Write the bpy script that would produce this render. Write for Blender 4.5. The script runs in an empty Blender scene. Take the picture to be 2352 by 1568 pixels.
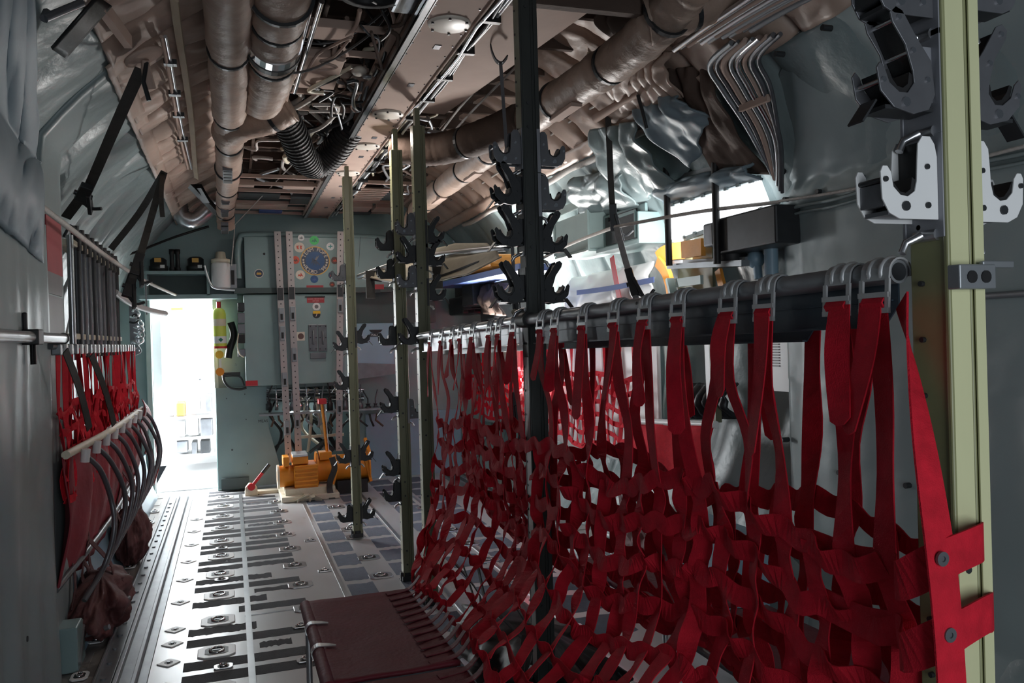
import bpy, math, random
from mathutils import Vector, Matrix, noise, Quaternion
sc = bpy.context.scene
col = sc.collection
V = Vector
PI = math.pi
# ---------------------------------------------------------------- camera
F = 1882.0                      # focal length in pixels of the 2352x1568 frame
YAW = math.atan(646 / F); ROLL = 0.029; TILT = 0.0048; EYE = 1.45
ca, sa = math.cos(YAW), math.sin(YAW); cr, sr = math.cos(ROLL), math.sin(ROLL)
cd = bpy.data.cameras.new('camera'); cam = bpy.data.objects.new('camera', cd); col.objects.link(cam)
cd.sensor_width = 36; cd.lens = F / 2352 * 36; cd.clip_start = 0.05; cd.clip_end = 100
fw = V((sa, ca, 0)); rt = V((ca, -sa, 0)); up = V((0, 0, 1))
f2 = (fw * math.cos(TILT) - up * math.sin(TILT)); u2 = up * math.cos(TILT) + fw * math.sin(TILT)
cx_, cy_ = rt * cr - u2 * sr, rt * sr + u2 * cr
m = Matrix((cx_, cy_, -f2)).transposed().to_4x4(); m.translation = V((0, 0, EYE))
cam.matrix_world = m
sc.camera = cam
# ---------------------------------------------------------------- light and exposure
sc.view_settings.view_transform = 'Standard'; sc.view_settings.look = 'None'
sc.view_settings.gamma = 1; sc.view_settings.use_curve_mapping = False
sc.view_settings.exposure = 0.0
w = bpy.data.worlds.new('sky'); sc.world = w; w.use_nodes = True
w.node_tree.nodes['Background'].inputs[0].default_value = (0.72, 0.86, 1.0, 1)
w.node_tree.nodes['Background'].inputs[1].default_value = 0.06
def area(name, loc, target, sx, sy, power, color=(1, 1, 1), spread=180):
    d = bpy.data.lights.new(name, 'AREA'); d.shape = 'RECTANGLE'; d.size = sx; d.size_y = sy
    d.energy = power; d.color = color; d.spread = math.radians(spread)
    o = bpy.data.objects.new(name, d); col.objects.link(o); o.location = loc
    o.rotation_euler = (V(target) - V(loc)).to_track_quat('-Z', 'Y').to_euler()
    return o
area('crew_door_daylight', (-1.22, 9.7, 1.3), (0.0, 9.2, 0.9), 0.8, 1.8, 300, (0.94, 0.97, 1.0))
area('flight_deck_daylight', (-0.35, 10.5, 1.95), (-0.1, 7.0, 0.0), 0.9, 0.8, 60, (0.93, 0.97, 1.0))
area('side_window_daylight', (2.58, 7.1, 1.05), (1.95, 5.9, 2.6), 0.5, 0.5, 120, (1.0, 0.97, 0.94), 100)
area('right_fill_light', (2.50, 4.3, 2.02), (2.3, 5.6, 2.0), 0.5, 0.3, 8, (1, 1, 1))  # added fill aimed along the right wall, no window behind it
area('aft_fill_light', (0.7, -1.3, 1.25), (1.1, 2.0, 1.2), 1.5, 1.5, 30, (0.88, 0.94, 1.0))  # unseen fill added behind the camera for the near post and net
for i_, y_ in enumerate((5.0, 7.6)):
    area('beam_light', (0.88, y_, 2.70), (1.1, y_ + .1, 0), 0.16, 0.16, 5, (1, 0.9, 0.82))  # added lights under the beam; the lamp discs there are unlit
# ---------------------------------------------------------------- where a pixel of the frame lies in the room
def W(px, py, X=None, Y=None, Z=None):
    u = (px - 1176) / F; v = (784 - py) / F
    a = u * cr + v * sr; b = -u * sr + v * cr - TILT
    d = V((sa + a * ca, ca - a * sa, b))
    t = X / d.x if X is not None else Y / d.y if Y is not None else (Z - EYE) / d.z
    return V((d.x * t, d.y * t, EYE + d.z * t))
def rect(x0, y0, x1, y1, Y):
    xm, ym = (x0 + x1) / 2, (y0 + y1) / 2
    return W(x0, ym, Y=Y).x, W(x1, ym, Y=Y).x, W(xm, y1, Y=Y).z, W(xm, y0, Y=Y).z
def H(px, py, off=.10):
    """where a pixel of the frame meets the hull lining, off metres inside it"""
    d = W(px, py, Y=1.0) - V((0, 0, EYE)); r = RAD - off
    A = d.x * d.x + d.z * d.z; B = -2 * d.x * X0 + 2 * d.z * (EYE - ZC); C = X0 * X0 + (EYE - ZC) ** 2 - r * r
    t = (-B + math.sqrt(max(B * B - 4 * A * C, 0))) / (2 * A)
    return V((d.x * t, d.y * t, EYE + d.z * t))
rnd = random.Random(7)
def R(a, b): return rnd.uniform(a, b)
# ---------------------------------------------------------------- materials
def mat(name, c, rough=0.5, metal=0.0, var=0.12, vs=6.0, bump=0.0, bs=40.0, wear=None, wt=0.6, ws=5.0, coat=0.0, stretch=None, emit=0, c2=None, spec=0.5):
    m = bpy.data.materials.new(name); m.use_nodes = True
    nt = m.node_tree; b = nt.nodes['Principled BSDF']
    b.inputs['Roughness'].default_value = rough; b.inputs['Metallic'].default_value = metal
    b.inputs['Coat Weight'].default_value = coat; b.inputs['Specular IOR Level'].default_value = spec
    tc = nt.nodes.new('ShaderNodeTexCoord'); mp = nt.nodes.new('ShaderNodeMapping')
    nt.links.new(tc.outputs['Object'], mp.inputs[0])
    if stretch: mp.inputs['Scale'].default_value = stretch
    def nz(scale, det=4):
        n = nt.nodes.new('ShaderNodeTexNoise'); n.inputs['Scale'].default_value = scale; n.inputs['Detail'].default_value = det
        nt.links.new(mp.outputs[0], n.inputs['Vector']); return n
    n = nz(vs); mx = nt.nodes.new('ShaderNodeMix'); mx.data_type = 'RGBA'
    k = c2 or tuple(q * (1 - 2.2 * var) for q in c); k2 = tuple(min(1, q * (1 + var)) for q in c)
    mx.inputs[6].default_value = (*k, 1); mx.inputs[7].default_value = (*k2, 1)
    nt.links.new(n.outputs[0], mx.inputs[0]); out = mx.outputs[2]
    if wear:
        n2 = nz(ws, 8); rp = nt.nodes.new('ShaderNodeValToRGB'); rp.color_ramp.elements[0].position = wt; rp.color_ramp.elements[1].position = wt + 0.04
        nt.links.new(n2.outputs[0], rp.inputs[0]); m2 = nt.nodes.new('ShaderNodeMix'); m2.data_type = 'RGBA'
        nt.links.new(rp.outputs[0], m2.inputs[0]); nt.links.new(out, m2.inputs[6]); m2.inputs[7].default_value = (*wear, 1); out = m2.outputs[2]
    nt.links.new(out, b.inputs['Base Color'])
    if bump:
        n3 = nz(bs, 5); bp = nt.nodes.new('ShaderNodeBump'); bp.inputs['Strength'].default_value = bump; bp.inputs['Distance'].default_value = 0.012
        nt.links.new(n3.outputs[0], bp.inputs['Height']); nt.links.new(bp.outputs[0], b.inputs['Normal'])
    if emit: b.inputs['Emission Color'].default_value = (*c, 1); b.inputs['Emission Strength'].default_value = emit
    return m
M = dict(
 blanket=mat('grey_green_vinyl', (.25, .315, .32), .4, var=.1, vs=3, bump=.5, bs=14),
 panel=mat('quilted_panel', (.28, .345, .35), .4, var=.08, vs=2, bump=.3, bs=7),
 drape=mat('blue_vinyl', (.22, .29, .33), .55, var=.12, vs=3, bump=.3, bs=9),
 tan=mat('tan_quilt', (.50, .37, .30), .48, var=.16, vs=3, bump=.5, bs=10),
 tanmetal=mat('tan_painted_metal', (.47, .35, .295), .75, spec=.12, var=.1, vs=4, bump=.05),
 duct=mat('tan_duct_wrap', (.44, .32, .255), .5, var=.22, vs=7, bump=.9, bs=13, spec=.35),
 brown=mat('dark_brown_wrap', (.12, .085, .07), .75, spec=.12, var=.2, bump=.5, bs=20),
 floor=mat('bare_floor_metal', (.56, .565, .57), .34, .35, var=.16, vs=3, bump=.05, bs=12, wear=(.40, .39, .35), wt=.66, ws=4, stretch=(1, .35, 1)),
 grip=mat('worn_anti_slip', (.022, .023, .03), .75, var=.2, vs=20, bump=.4, bs=200, wear=(.33, .32, .28), wt=.655, ws=2.2),
 pad=mat('blue_grey_anti_slip', (.10, .12, .16), .8, var=.15, vs=20, bump=.4, bs=200),
 olive=mat('olive_paint', (.19, .20, .125), .42, var=.2, vs=9, bump=.08, wear=(.33, .35, .26), wt=.7, ws=7, stretch=(1, 1, .3)),
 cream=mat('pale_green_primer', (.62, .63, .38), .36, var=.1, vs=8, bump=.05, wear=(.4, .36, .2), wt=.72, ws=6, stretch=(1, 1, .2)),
 dark_post=mat('dark_green_paint', (.028, .034, .032), .5, var=.3, vs=14, bump=.1, wear=(.10, .11, .10), wt=.66, ws=9, stretch=(1, 1, .25)),
 teal=mat('grey_green_paint', (.26, .37, .37), .38, var=.1, vs=4, bump=.04, wear=(.16, .22, .22), wt=.71, ws=6),
 teal_light=mat('pale_green_paint', (.45, .58, .56), .35, var=.08),
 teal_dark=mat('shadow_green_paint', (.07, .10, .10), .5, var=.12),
 blue=mat('blue_grey_paint', (.27, .41, .51), .4, var=.1, vs=4, bump=.04),
 red=mat('red_webbing', (.60, .013, .032), .75, spec=.2, var=.22, vs=30, bump=.3, bs=400),
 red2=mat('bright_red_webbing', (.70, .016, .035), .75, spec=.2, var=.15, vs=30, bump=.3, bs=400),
 maroon=mat('maroon_seat_cloth', (.15, .018, .03), .6, spec=.3, var=.15, vs=12, bump=.25, bs=60),
 wine=mat('wine_red_cloth', (.30, .03, .045), .6, var=.25, vs=6, bump=.4, bs=14),
 brownred=mat('brown_red_cloth', (.13, .045, .045), .7, var=.3, vs=9, bump=.5, bs=20),
 alu=mat('aluminium', (.62, .63, .65), .28, .9, var=.1, vs=12, bump=.04, stretch=(1, 1, 1)),
 alu_dull=mat('dull_aluminium', (.30, .32, .34), .42, .55, var=.15, vs=10, bump=.05),
 pinkish=mat('scuffed_primer_metal', (.45, .41, .405), .42, .2, var=.14, vs=8, wear=(.36, .33, .33), wt=.68, ws=5, stretch=(1, 1, .3)),
 valance=mat('navy_painted_sheet', (.055, .085, .115), .38, .2, var=.2, vs=6, bump=.05),
 silverval=mat('grey_sheet', (.42, .43, .45), .35, .5, var=.12),
 white=mat('white_paint', (.80, .81, .81), .4, var=.05),
 offwhite=mat('cream_canvas', (.70, .64, .50), .6, var=.12, vs=8, bump=.2, bs=40),
 grey=mat('grey_paint', (.27, .28, .31), .4, .2, var=.12, vs=14),
 midgrey=mat('mid_grey_metal', (.17, .175, .19), .38, .5, var=.2, vs=14),
 charcoal=mat('charcoal_metal', (.045, .048, .052), .42, .4, var=.2, vs=14),
 black=mat('black_rubber', (.012, .012, .013), .5, var=.2, vs=20, bump=.1),
 blackhose=mat('black_ribbed_hose', (.014, .013, .014), .6, var=.2, bump=.2, bs=100),
 strap=mat('dark_strap', (.045, .042, .038), .7, var=.25, vs=30, bump=.2, bs=300),
 greystrap=mat('grey_strap', (.28, .28, .28), .65, var=.2, vs=30, bump=.2, bs=300),
 rope=mat('white_rope', (.62, .58, .54), .7, var=.15, vs=60, bump=.4, bs=200),
 orange=mat('orange_paint', (.80, .28, .012), .42, var=.14, vs=6, bump=.05, wear=(.5, .17, .02), wt=.68, ws=7),
 orangecloth=mat('orange_vinyl', (.82, .33, .05), .45, var=.1, vs=8, bump=.3, bs=20),
 yellowgreen=mat('yellow_green_paint', (.62, .70, .10), .35, var=.08),
 redpaint=mat('red_paint', (.55, .02, .03), .4, var=.1),
 placard=mat('red_placard', (.42, .05, .06), .5, var=.12),
 greyplacard=mat('grey_placard', (.20, .185, .19), .5, var=.1),
 yellow=mat('yellow_paint', (.85, .52, .03), .4, var=.08),
 st_blue=mat('sticker_blue', (.025, .09, .23), .45, var=.1),
 st_gold=mat('sticker_gold', (.72, .42, .10), .45, var=.08),
 st_navy=mat('sticker_navy', (.05, .07, .12), .45, var=.08),
 st_cream=mat('sticker_cream', (.74, .68, .58), .45, var=.06),
 st_green=mat('sticker_green', (.05, .62, .14), .45, var=.08),
 st_red=mat('sticker_red', (.62, .09, .05), .45, var=.08),
 st_teal=mat('sticker_teal', (.05, .33, .32), .45, var=.08),
 st_brown=mat('sticker_brown', (.14, .07, .06), .45, var=.08),
 bluestrap=mat('blue_strap', (.07, .12, .33), .6, var=.1),
 green=mat('green_paint', (.03, .22, .13), .45, var=.1),
 buckle=mat('cast_buckle_metal', (.50, .51, .52), .35, .35, var=.12, vs=14),
 chrome=mat('chrome', (.75, .75, .77), .14, 1, var=.05),
)
# ---------------------------------------------------------------- mesh helpers
ORG = {}
SPLIT = {'hole', 'bolt', 'tie', 'fastener', 'clip', 'eyelet', 'screw', 'rail', 'clamp', 'rivet', 'stringer', 'rod', 'slat', 'stiffener', 'emblem_star', 'board', 'upright', 'placard', 'piping', 'housing', 'cord', 'tray', 'rib', 'seam', 'print_line', 'handle', 'shelf', 'mesh_panel', 'padding', 'hook', 'wire', 'frame_bar'}
class MB:
    def __init__(s): s.v = []; s.f = []; s.sm = []
    def add(s, vs, fs, smooth=False):
        o = len(s.v); s.v += [V(q) for q in vs]; s.f += [tuple(i + o for i in f) for f in fs]; s.sm += [smooth] * len(fs); return s
    def box(s, c, d, rot=None):
        hx, hy, hz = d[0] / 2, d[1] / 2, d[2] / 2; c = V(c)
        vs = [V((x, y, z)) for x in (-hx, hx) for y in (-hy, hy) for z in (-hz, hz)]
        if rot is not None: vs = [rot @ q for q in vs]
        return s.add([q + c for q in vs], [(0, 1, 3, 2), (4, 6, 7, 5), (0, 4, 5, 1), (2, 3, 7, 6), (0, 2, 6, 4), (1, 5, 7, 3)])
    def span(s, x0, x1, y0, y1, z0, z1): return s.box(((x0 + x1) / 2, (y0 + y1) / 2, (z0 + z1) / 2), (abs(x1 - x0), abs(y1 - y0), abs(z1 - z0)))
    def bar(s, p, q, wx, wy, side=(0, 0, 1)):
        p, q = V(p), V(q); t = (q - p).normalized(); a = V(side); a = a - t * a.dot(t)
        if a.length < 1e-3: a = V((1, 0, 0)) - t * t.x
        a.normalize(); b = t.cross(a)
        vs = [r + a * (wx / 2 * i) + b * (wy / 2 * j) for r in (p, q) for i, j in ((-1, -1), (1, -1), (1, 1), (-1, 1))]
        return s.add(vs, [(3, 2, 1, 0), (4, 5, 6, 7), (0, 1, 5, 4), (1, 2, 6, 5), (2, 3, 7, 6), (3, 0, 4, 7)])
    def tube(s, pts, r, n=10, cap=True, sub=0):
        pts = [V(p) for p in pts]
        if sub: pts = spline(pts, sub)
        k = len(pts); rs = r if callable(r) else (lambda i: r)
        t0 = (pts[1] - pts[0]).normalized(); a = t0.orthogonal().normalized(); vs = []; pt = t0
        for i, p in enumerate(pts):
            t = (pts[min(i + 1, k - 1)] - pts[max(i - 1, 0)]).normalized()
            a = (pt.rotation_difference(t) @ a); a = (a - t * a.dot(t)).normalized(); b = t.cross(a); pt = t
            rr = rs(i)
            vs += [p + (a * math.cos(2 * PI * j / n) + b * math.sin(2 * PI * j / n)) * rr for j in range(n)]
        fs = [(i * n + j, i * n + (j + 1) % n, (i + 1) * n + (j + 1) % n, (i + 1) * n + j) for i in range(k - 1) for j in range(n)]
        s.add(vs, fs, True)
        if cap: s.add(vs[:n], [tuple(range(n))[::-1]]); s.add(vs[-n:], [tuple(range(n))])
        return s
    def cyl(s, p, q, r, n=16): return s.tube([p, q], r, n)
    def ring(s, c, ax, r0, r1, h, n=24):
        c = V(c); ax = V(ax).normalized(); a = ax.orthogonal().normalized(); b = ax.cross(a); vs = []
        for rr, hh in ((r0, 0), (r1, 0), (r1, h), (r0, h)):
            vs += [c + ax * hh + (a * math.cos(2 * PI * j / n) + b * math.sin(2 * PI * j / n)) * rr for j in range(n)]
        return s.add(vs, [(k * n + j, k * n + (j + 1) % n, ((k + 1) % 4) * n + (j + 1) % n, ((k + 1) % 4) * n + j) for k in range(4) for j in range(n)])
    def lathe(s, prof, c, ax=(0, 0, 1), n=20):
        c = V(c); ax = V(ax).normalized(); a = ax.orthogonal().normalized(); b = ax.cross(a); vs = []
        for rr, hh in prof: vs += [c + ax * hh + (a * math.cos(2 * PI * j / n) + b * math.sin(2 * PI * j / n)) * max(rr, 1e-4) for j in range(n)]
        return s.add(vs, [(k * n + j, k * n + (j + 1) % n, (k + 1) * n + (j + 1) % n, (k + 1) * n + j) for k in range(len(prof) - 1) for j in range(n)], True)
    def ribbon(s, pts, wid, w, th=.0022, sub=0):
        """flat webbing along pts; wid = one width direction or one per point"""
        pts = [V(p) for p in pts]
        ws = [V(q) for q in wid] if isinstance(wid, list) else [V(wid)] * len(pts)
        if sub: pts, ws = spline(pts, sub), spline(ws, sub)
        k = len(pts); vs = []
        for i, p in enumerate(pts):
            t = (pts[min(i + 1, k - 1)] - pts[max(i - 1, 0)]).normalized(); a = ws[i] - t * ws[i].dot(t)
            a = a.normalized() if a.length > 1e-5 else t.orthogonal().normalized(); b = t.cross(a)
            ww = w(i / (k - 1)) if callable(w) else w
            vs += [p + a * (ww / 2) + b * th / 2, p - a * (ww / 2) + b * th / 2, p - a * (ww / 2) - b * th / 2, p + a * (ww / 2) - b * th / 2]
        fs = [(i * 4 + j, i * 4 + (j + 1) % 4, (i + 1) * 4 + (j + 1) % 4, (i + 1) * 4 + j) for i in range(k - 1) for j in range(4)]
        s.add(vs, fs); s.add(vs[:4], [(3, 2, 1, 0)]); s.add(vs[-4:], [(0, 1, 2, 3)]); return s
    def prism(s, poly, o, u, v, d):
        """polygon in the plane (o; u, v) pushed d along u x v"""
        o, u, v = V(o), V(u), V(v); n = u.cross(v).normalized() * d; k = len(poly)
        vs = [o + u * p[0] + v * p[1] for p in poly]; vs += [q + n for q in vs]
        return s.add(vs, [tuple(range(k))[::-1], tuple(range(k, 2 * k))] + [(i, (i + 1) % k, k + (i + 1) % k, k + i) for i in range(k)])
    def grid(s, fn, nu, nv, smooth=True):
        vs = [fn(i / nu, j / nv) for i in range(nu + 1) for j in range(nv + 1)]
        return s.add(vs, [(i * (nv + 1) + j, (i + 1) * (nv + 1) + j, (i + 1) * (nv + 1) + j + 1, i * (nv + 1) + j + 1) for i in range(nu) for j in range(nv)], smooth)
    def ball(s, c, r, n=12, sq=(1, 1, 1)):
        c = V(c)
        return s.grid(lambda a, b: c + V((r * sq[0] * math.sin(PI * b) * math.cos(2 * PI * a), r * sq[1] * math.sin(PI * b) * math.sin(2 * PI * a), r * sq[2] * math.cos(PI * b))), n, n // 2)
    def text(s, t, o, u, v, size, align='CENTER', d=.0006):
        cu = bpy.data.curves.new('lettering', 'FONT'); cu.body = t; cu.size = size; cu.align_x = align; cu.align_y = 'CENTER'; cu.resolution_u = 2
        ob = bpy.data.objects.new('lettering', cu); me = ob.to_mesh()
        o, u, v = V(o), V(u).normalized(), V(v).normalized(); n = u.cross(v)
        s.add([o + u * q.co.x + v * q.co.y + n * d for q in me.vertices], [tuple(p.vertices) for p in me.polygons])
        ob.to_mesh_clear(); bpy.data.objects.remove(ob); bpy.data.curves.remove(cu); return s
    def build(s, name, m, parent=None, org=None, bevel=0, solid=0, offset=0, label=None):
        if name in SPLIT and parent is not None:
            cs = s.pieces()
            if 1 < len(cs) <= 100:
                r = [c.build1(name, m, parent, org, bevel, solid, offset, label) for c in cs]; return r[0]
        return s.build1(name, m, parent, org, bevel, solid, offset, label)
    def pieces(s):
        k = list(range(len(s.v)))
        def fd(i):
            while k[i] != i: k[i] = k[k[i]]; i = k[i]
            return i
        for f in s.f:
            for i in f[1:]: k[fd(i)] = fd(f[0])
        # pieces that touch the same spot (boxes' caps) share their place in space
        seen = {}
        for i, q in enumerate(s.v):
            key = (round(q.x, 5), round(q.y, 5), round(q.z, 5))
            if key in seen: k[fd(i)] = fd(seen[key])
            else: seen[key] = i
        out = {}
        for f, sm in zip(s.f, s.sm):
            o = out.setdefault(fd(f[0]), (MB(), {})); mb, mp = o
            for i in f:
                if i not in mp: mp[i] = len(mb.v); mb.v.append(s.v[i])
            mb.f.append(tuple(mp[i] for i in f)); mb.sm.append(sm)
        return [o[0] for o in out.values()]
    def build1(s, name, m, parent=None, org=None, bevel=0, solid=0, offset=0, label=None):
        o_ = V(org) if org is not None else None
        if o_ is None:
            if parent is not None: o_ = ORG[parent.name]
            else:
                lo = [min(q[i] for q in s.v) for i in range(3)]; hi = [max(q[i] for q in s.v) for i in range(3)]
                o_ = V(((lo[0] + hi[0]) / 2, (lo[1] + hi[1]) / 2, lo[2]))
        me = bpy.data.meshes.new(name); me.from_pydata([q - o_ for q in s.v], [], s.f); me.update()
        me.polygons.foreach_set('use_smooth', s.sm)
        ms = m if isinstance(m, list) else [m]
        for q in ms: me.materials.append(q if not isinstance(q, str) else M[q])
        o = bpy.data.objects.new(name, me); col.objects.link(o); ORG[o.name] = o_
        if parent is not None: o.parent = parent; o.location = o_ - ORG[parent.name]
        else: o.location = o_
        if bevel:
            b = o.modifiers.new('bevel', 'BEVEL'); b.width = bevel; b.segments = 2; b.limit_method = 'ANGLE'
        if solid:
            b = o.modifiers.new('solid', 'SOLIDIFY'); b.thickness = solid; b.offset = offset
        if label: o['label'] = label
        return o
def spline(p, n):
    out = []
    for i in range(len(p) - 1):
        a, b, c, d = p[max(i - 1, 0)], p[i], p[i + 1], p[min(i + 2, len(p) - 1)]
        for k in range(n):
            t = k / n; out.append(0.5 * ((2 * b) + (c - a) * t + (2 * a - 5 * b + 4 * c - d) * t * t + (3 * b - a - 3 * c + d) * t ** 3))
    return out + [p[-1]]
def tag(o, label, cat, group=None, kind=None):
    o['label'] = label; o['category'] = cat
    if group: o['group'] = group
    if kind: o['kind'] = kind
    return o
def thing(name, label, cat, loc, group=None):
    o = bpy.data.objects.new(name, None); col.objects.link(o); o.location = loc; o.empty_display_size = .05
    ORG[o.name] = V(loc); return tag(o, label, cat, group)
def struct(o): o['kind'] = 'structure'; return o
def dup(root, loc, rotz=0, label=None, scale=None):
    def cp(o, par):
        c = o.copy(); col.objects.link(c)
        if par is not None: c.parent = par
        for ch in o.children: cp(ch, c)
        return c
    r = cp(root, None); r.location = loc; r.rotation_euler = (0, 0, rotz)
    if scale: r.scale = scale
    if label: r['label'] = label
    ORG[r.name] = V(loc); return r
ORD = ['first', 'second', 'third', 'fourth', 'fifth', 'sixth', 'seventh', 'eighth', 'ninth', 'tenth', 'eleventh', 'twelfth', 'thirteenth', 'fourteenth', 'fifteenth', 'sixteenth', 'seventeenth', 'eighteenth', 'nineteenth', 'twentieth']
def nz(x, y, z=0): return noise.noise(V((x, y, z)))
X0, ZC, RAD = 0.85, 1.2, 2.04          # fuselage axis and inner radius
def hull(z, side, r=RAD): return X0 + side * math.sqrt(max(r * r - (z - ZC) ** 2, 0))
def arc(th, r=RAD): return X0 + r * math.sin(th), ZC + r * math.cos(th)   # th = 0 at the crown
# ================================================================ the setting
# floor: bare metal with worn anti-slip bars and pads
fb = MB(); fb.span(-.78, 2.5, -1.0, 11.4, -.06, 0)
struct(fb.build('floor', 'floor'))
gb = MB(); NB = 0
def edge_poly(x0, x1, y0, y1, j, n=14):
    up_ = [(x0 + (x1 - x0) * i / n, y0 + R(-j, j)) for i in range(n + 1)]; dn = [(x1 + (x0 - x1) * i / n, y1 + R(-j, j)) for i in range(n + 1)]
    return up_ + dn
for i in range(13):
    yr = 2.75 + i * .464
    for dy in (.100, .262):
        q = R(0, 1); x0, x1 = -.245, .36
        if q > .85: x1 = x0 + R(.3, .5)
        if q < .08: x0 = .0
        j = .002 if q < .6 else .009
        gb.prism(edge_poly(x0, x1, yr + dy, yr + dy + .108, j, 30), (0, 0, -.0008), (1, 0, 0), (0, 1, 0), .0016)
    if R(0, 1) > .45: gb.prism(edge_poly(.09, R(.2, .34), yr - .03, yr + .045, .010), (0, 0, -.0008), (1, 0, 0), (0, 1, 0), .0016)
y = 3.6
while y < 8.3:
    for xa, xb in ((.615, .77), (.93, 1.10), (1.30, 1.52), (1.60, 1.85)):
        gb.prism(edge_poly(xa, xb, y, y + .28, .012, 8), (0, 0, -.0008), (1, 0, 0), (0, 1, 0), .0016)
    y += .36
gp = gb.build('floor_grip', [M['grip'], M['pad']]); struct(gp)
nb = gp.data.polygons
for p in nb:
    if p.center.x + gp.location.x > .55: p.material_index = 1
# side walkways beyond the rails, raised a hair
def walkway(name, x0, x1, side):
    b = MB(); b.span(x0, x1, -1.0, 8.74, -.06, .022)
    for i in range(18):
        yy = 2.3 + i * .36
        b.span(x0 + .03, x1 - .05, yy, yy + .2, .02, .026)
    return struct(b.build(name, 'tanmetal_floor'))
M['tanmetal_floor'] = mat('worn_walkway_metal', (.36, .33, .31), .42, .3, var=.2, vs=4, wear=(.2, .19, .18), wt=.6, ws=5)
walkway('trim_1', -.78, -.60, -1); walkway('trim_2', 2.28, 2.50, 1)
def rails(name, x, s):
    b = MB()
    b.span(x - .045, x - .028, 1, 8.5, 0, .045); b.span(x + .028, x + .045, 1, 8.5, 0, .045); b.span(x - .03, x + .03, 1, 8.5, 0, .012)
    b.span(x - s * .045, x - s * .085, 1, 8.5, 0, .008); b.span(x + s * .12, x + s * .13, 1, 8.5, 0, .04); b.span(x + s * .06, x + s * .13, 1, 8.5, 0, .016)
    for i in range(38): b.cyl((x + s * .095, 1.1 + i * .19, .016), (x + s * .095, 1.1 + i * .19, .024), .012, 8)
    return struct(b.build(name, 'alu_dull', bevel=.002))
rails('trim_3', -.47, -1); rails('trim_4', 2.16, 1)
b = MB(); b.span(.032, .062, 1, 8.4, 0, .006)
for yy in (4.62, 7.9): b.span(.03, .3, yy, yy + .03, 0, .004)
struct(b.build('trim_5', 'alu'))
b = MB()
for xx in (.585, 1.13, 1.56): b.span(xx - .012, xx + .012, 1, 8.2, 0, .005)
struct(b.build('trim_6', 'alu'))

# the hull: padded blankets between frames every half metre
def wrinkle(yy, th, amp=1.0):
    fr = abs(((yy + .1) / .52) % 1 - .5) * 2          # 1 at a frame, 0 between
    if amp > 1:                                       # tan quilts: tight bays with slanting pleats
        q = (yy * 3.1 + th * .55 + .16 * nz(yy * 1.3, th * 3, 4)) % 1
        puff = .055 * (1 - abs(2 * q - 1) ** 5) - .02 * math.exp(-(min(q, 1 - q) / .05) ** 2)
        fold = abs(nz(yy * 4 - th * 3, th * 7 + yy * 2, 2)) * .028 + abs(nz(yy * 11 - th * 14, th * 5 + yy * 3, 7)) * .016
        return puff + fold
    puff = .035 * (1 - fr ** 5)
    fold = nz(yy * 2.2 + th * 2, th * 3.5, 2) * .022 + abs(nz(yy * 5 - th * 6, th * 2.5 + yy * 1.5, 7)) * .018
    fold += .012 * abs(nz(yy * 9 - th * 11, th * 3, 13)) * max(0, nz(yy * 1.5, th * 2, 3) + .3)
    return puff + fold
def hullpatch(y0, y1, t0, t1, nu, nv, amp=1.0, r=RAD):
    def fn(a, b_):
        yy = y0 + (y1 - y0) * a; th = t0 + (t1 - t0) * b_
        x, z = arc(th, r - wrinkle(yy, th, amp)); return V((x, yy, z))
    return MB().grid(fn, nu, nv)
TB = math.asin((-.50 - X0) / RAD)                      # left border of tan and green linings
TBR = math.asin((2.25 - X0) / RAD)
zlo = -PI + math.asin((X0 + .78) / RAD)               # where the hull meets the walkway
TL0 = -(PI / 2 + math.asin((ZC - 0.0) / RAD))
wl = hullpatch(1.0, 8.76, TL0, TB, 300, 120)
struct(wl.build('wall_left', 'blanket', solid=.02, offset=0))
wr = hullpatch(1.0, 8.76, TBR, -TL0, 300, 110)
struct(wr.build('wall_right', 'blanket', solid=.02, offset=0))
cl = hullpatch(1.0, 8.9, TB, TBR, 420, 150, 1.5)
struct(cl.build('ceiling', 'tan', solid=.02, offset=0))
# torn hem where the two linings overlap
b = MB(); b.grid(lambda a, c: V((arc(TB - .01 + c * .05, RAD - .075)[0] - .01, 3.9 + a * 4.85, arc(TB - .01 + c * .05, RAD - .075)[1] + nz(a * 60, c) * .012)), 160, 3)
struct(b.build('trim_7', 'tan', solid=.01))
b = MB(); b.grid(lambda a, c: V((arc(TBR - .035 + c * .05, RAD - .075)[0], 3.2 + a * 5.5, arc(TBR - .035 + c * .05, RAD - .075)[1] + nz(a * 60, c, 4) * .012)), 160, 3)
struct(b.build('trim_8', 'tan', solid=.01))

# bulkhead with its doorway
YB = 8.76
DX0, DX1, DZ = -.735, -.165, 1.925
def hullz(x, r=RAD + .05): return ZC + math.sqrt(max(r * r - (x - X0) ** 2, .0))
b = MB()
for xa, xb, za, full in ((-1.25, DX0, 0, 1), (DX1, 1.75, 0, 0), (1.75, 2.95, 0, 1), (DX0, DX1, DZ, 1)):
    n = 10
    for i in range(n):
        p, q = xa + (xb - xa) * i / n, xa + (xb - xa) * (i + 1) / n
        lo_ = za
        if full == 0 and .30 < (p + q) / 2 < 1.20: lo_ = 1.0      # the open bay under the cabinets
        b.span(p, q, YB, YB + .06, lo_, min(hullz(p), hullz(q)) if True else 0)
struct(b.build('wall_front', 'teal'))
b = MB()
b.span(DX0 - .05, DX0, YB - .035, YB + .1, 0, DZ + .05); b.span(DX1, DX1 + .04, YB - .035, YB + .1, 0, DZ + .05); b.span(DX0 - .05, DX1 + .04, YB - .035, YB + .1, DZ, DZ + .05)
struct(b.build('door_1', 'teal_light', bevel=.006))

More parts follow.
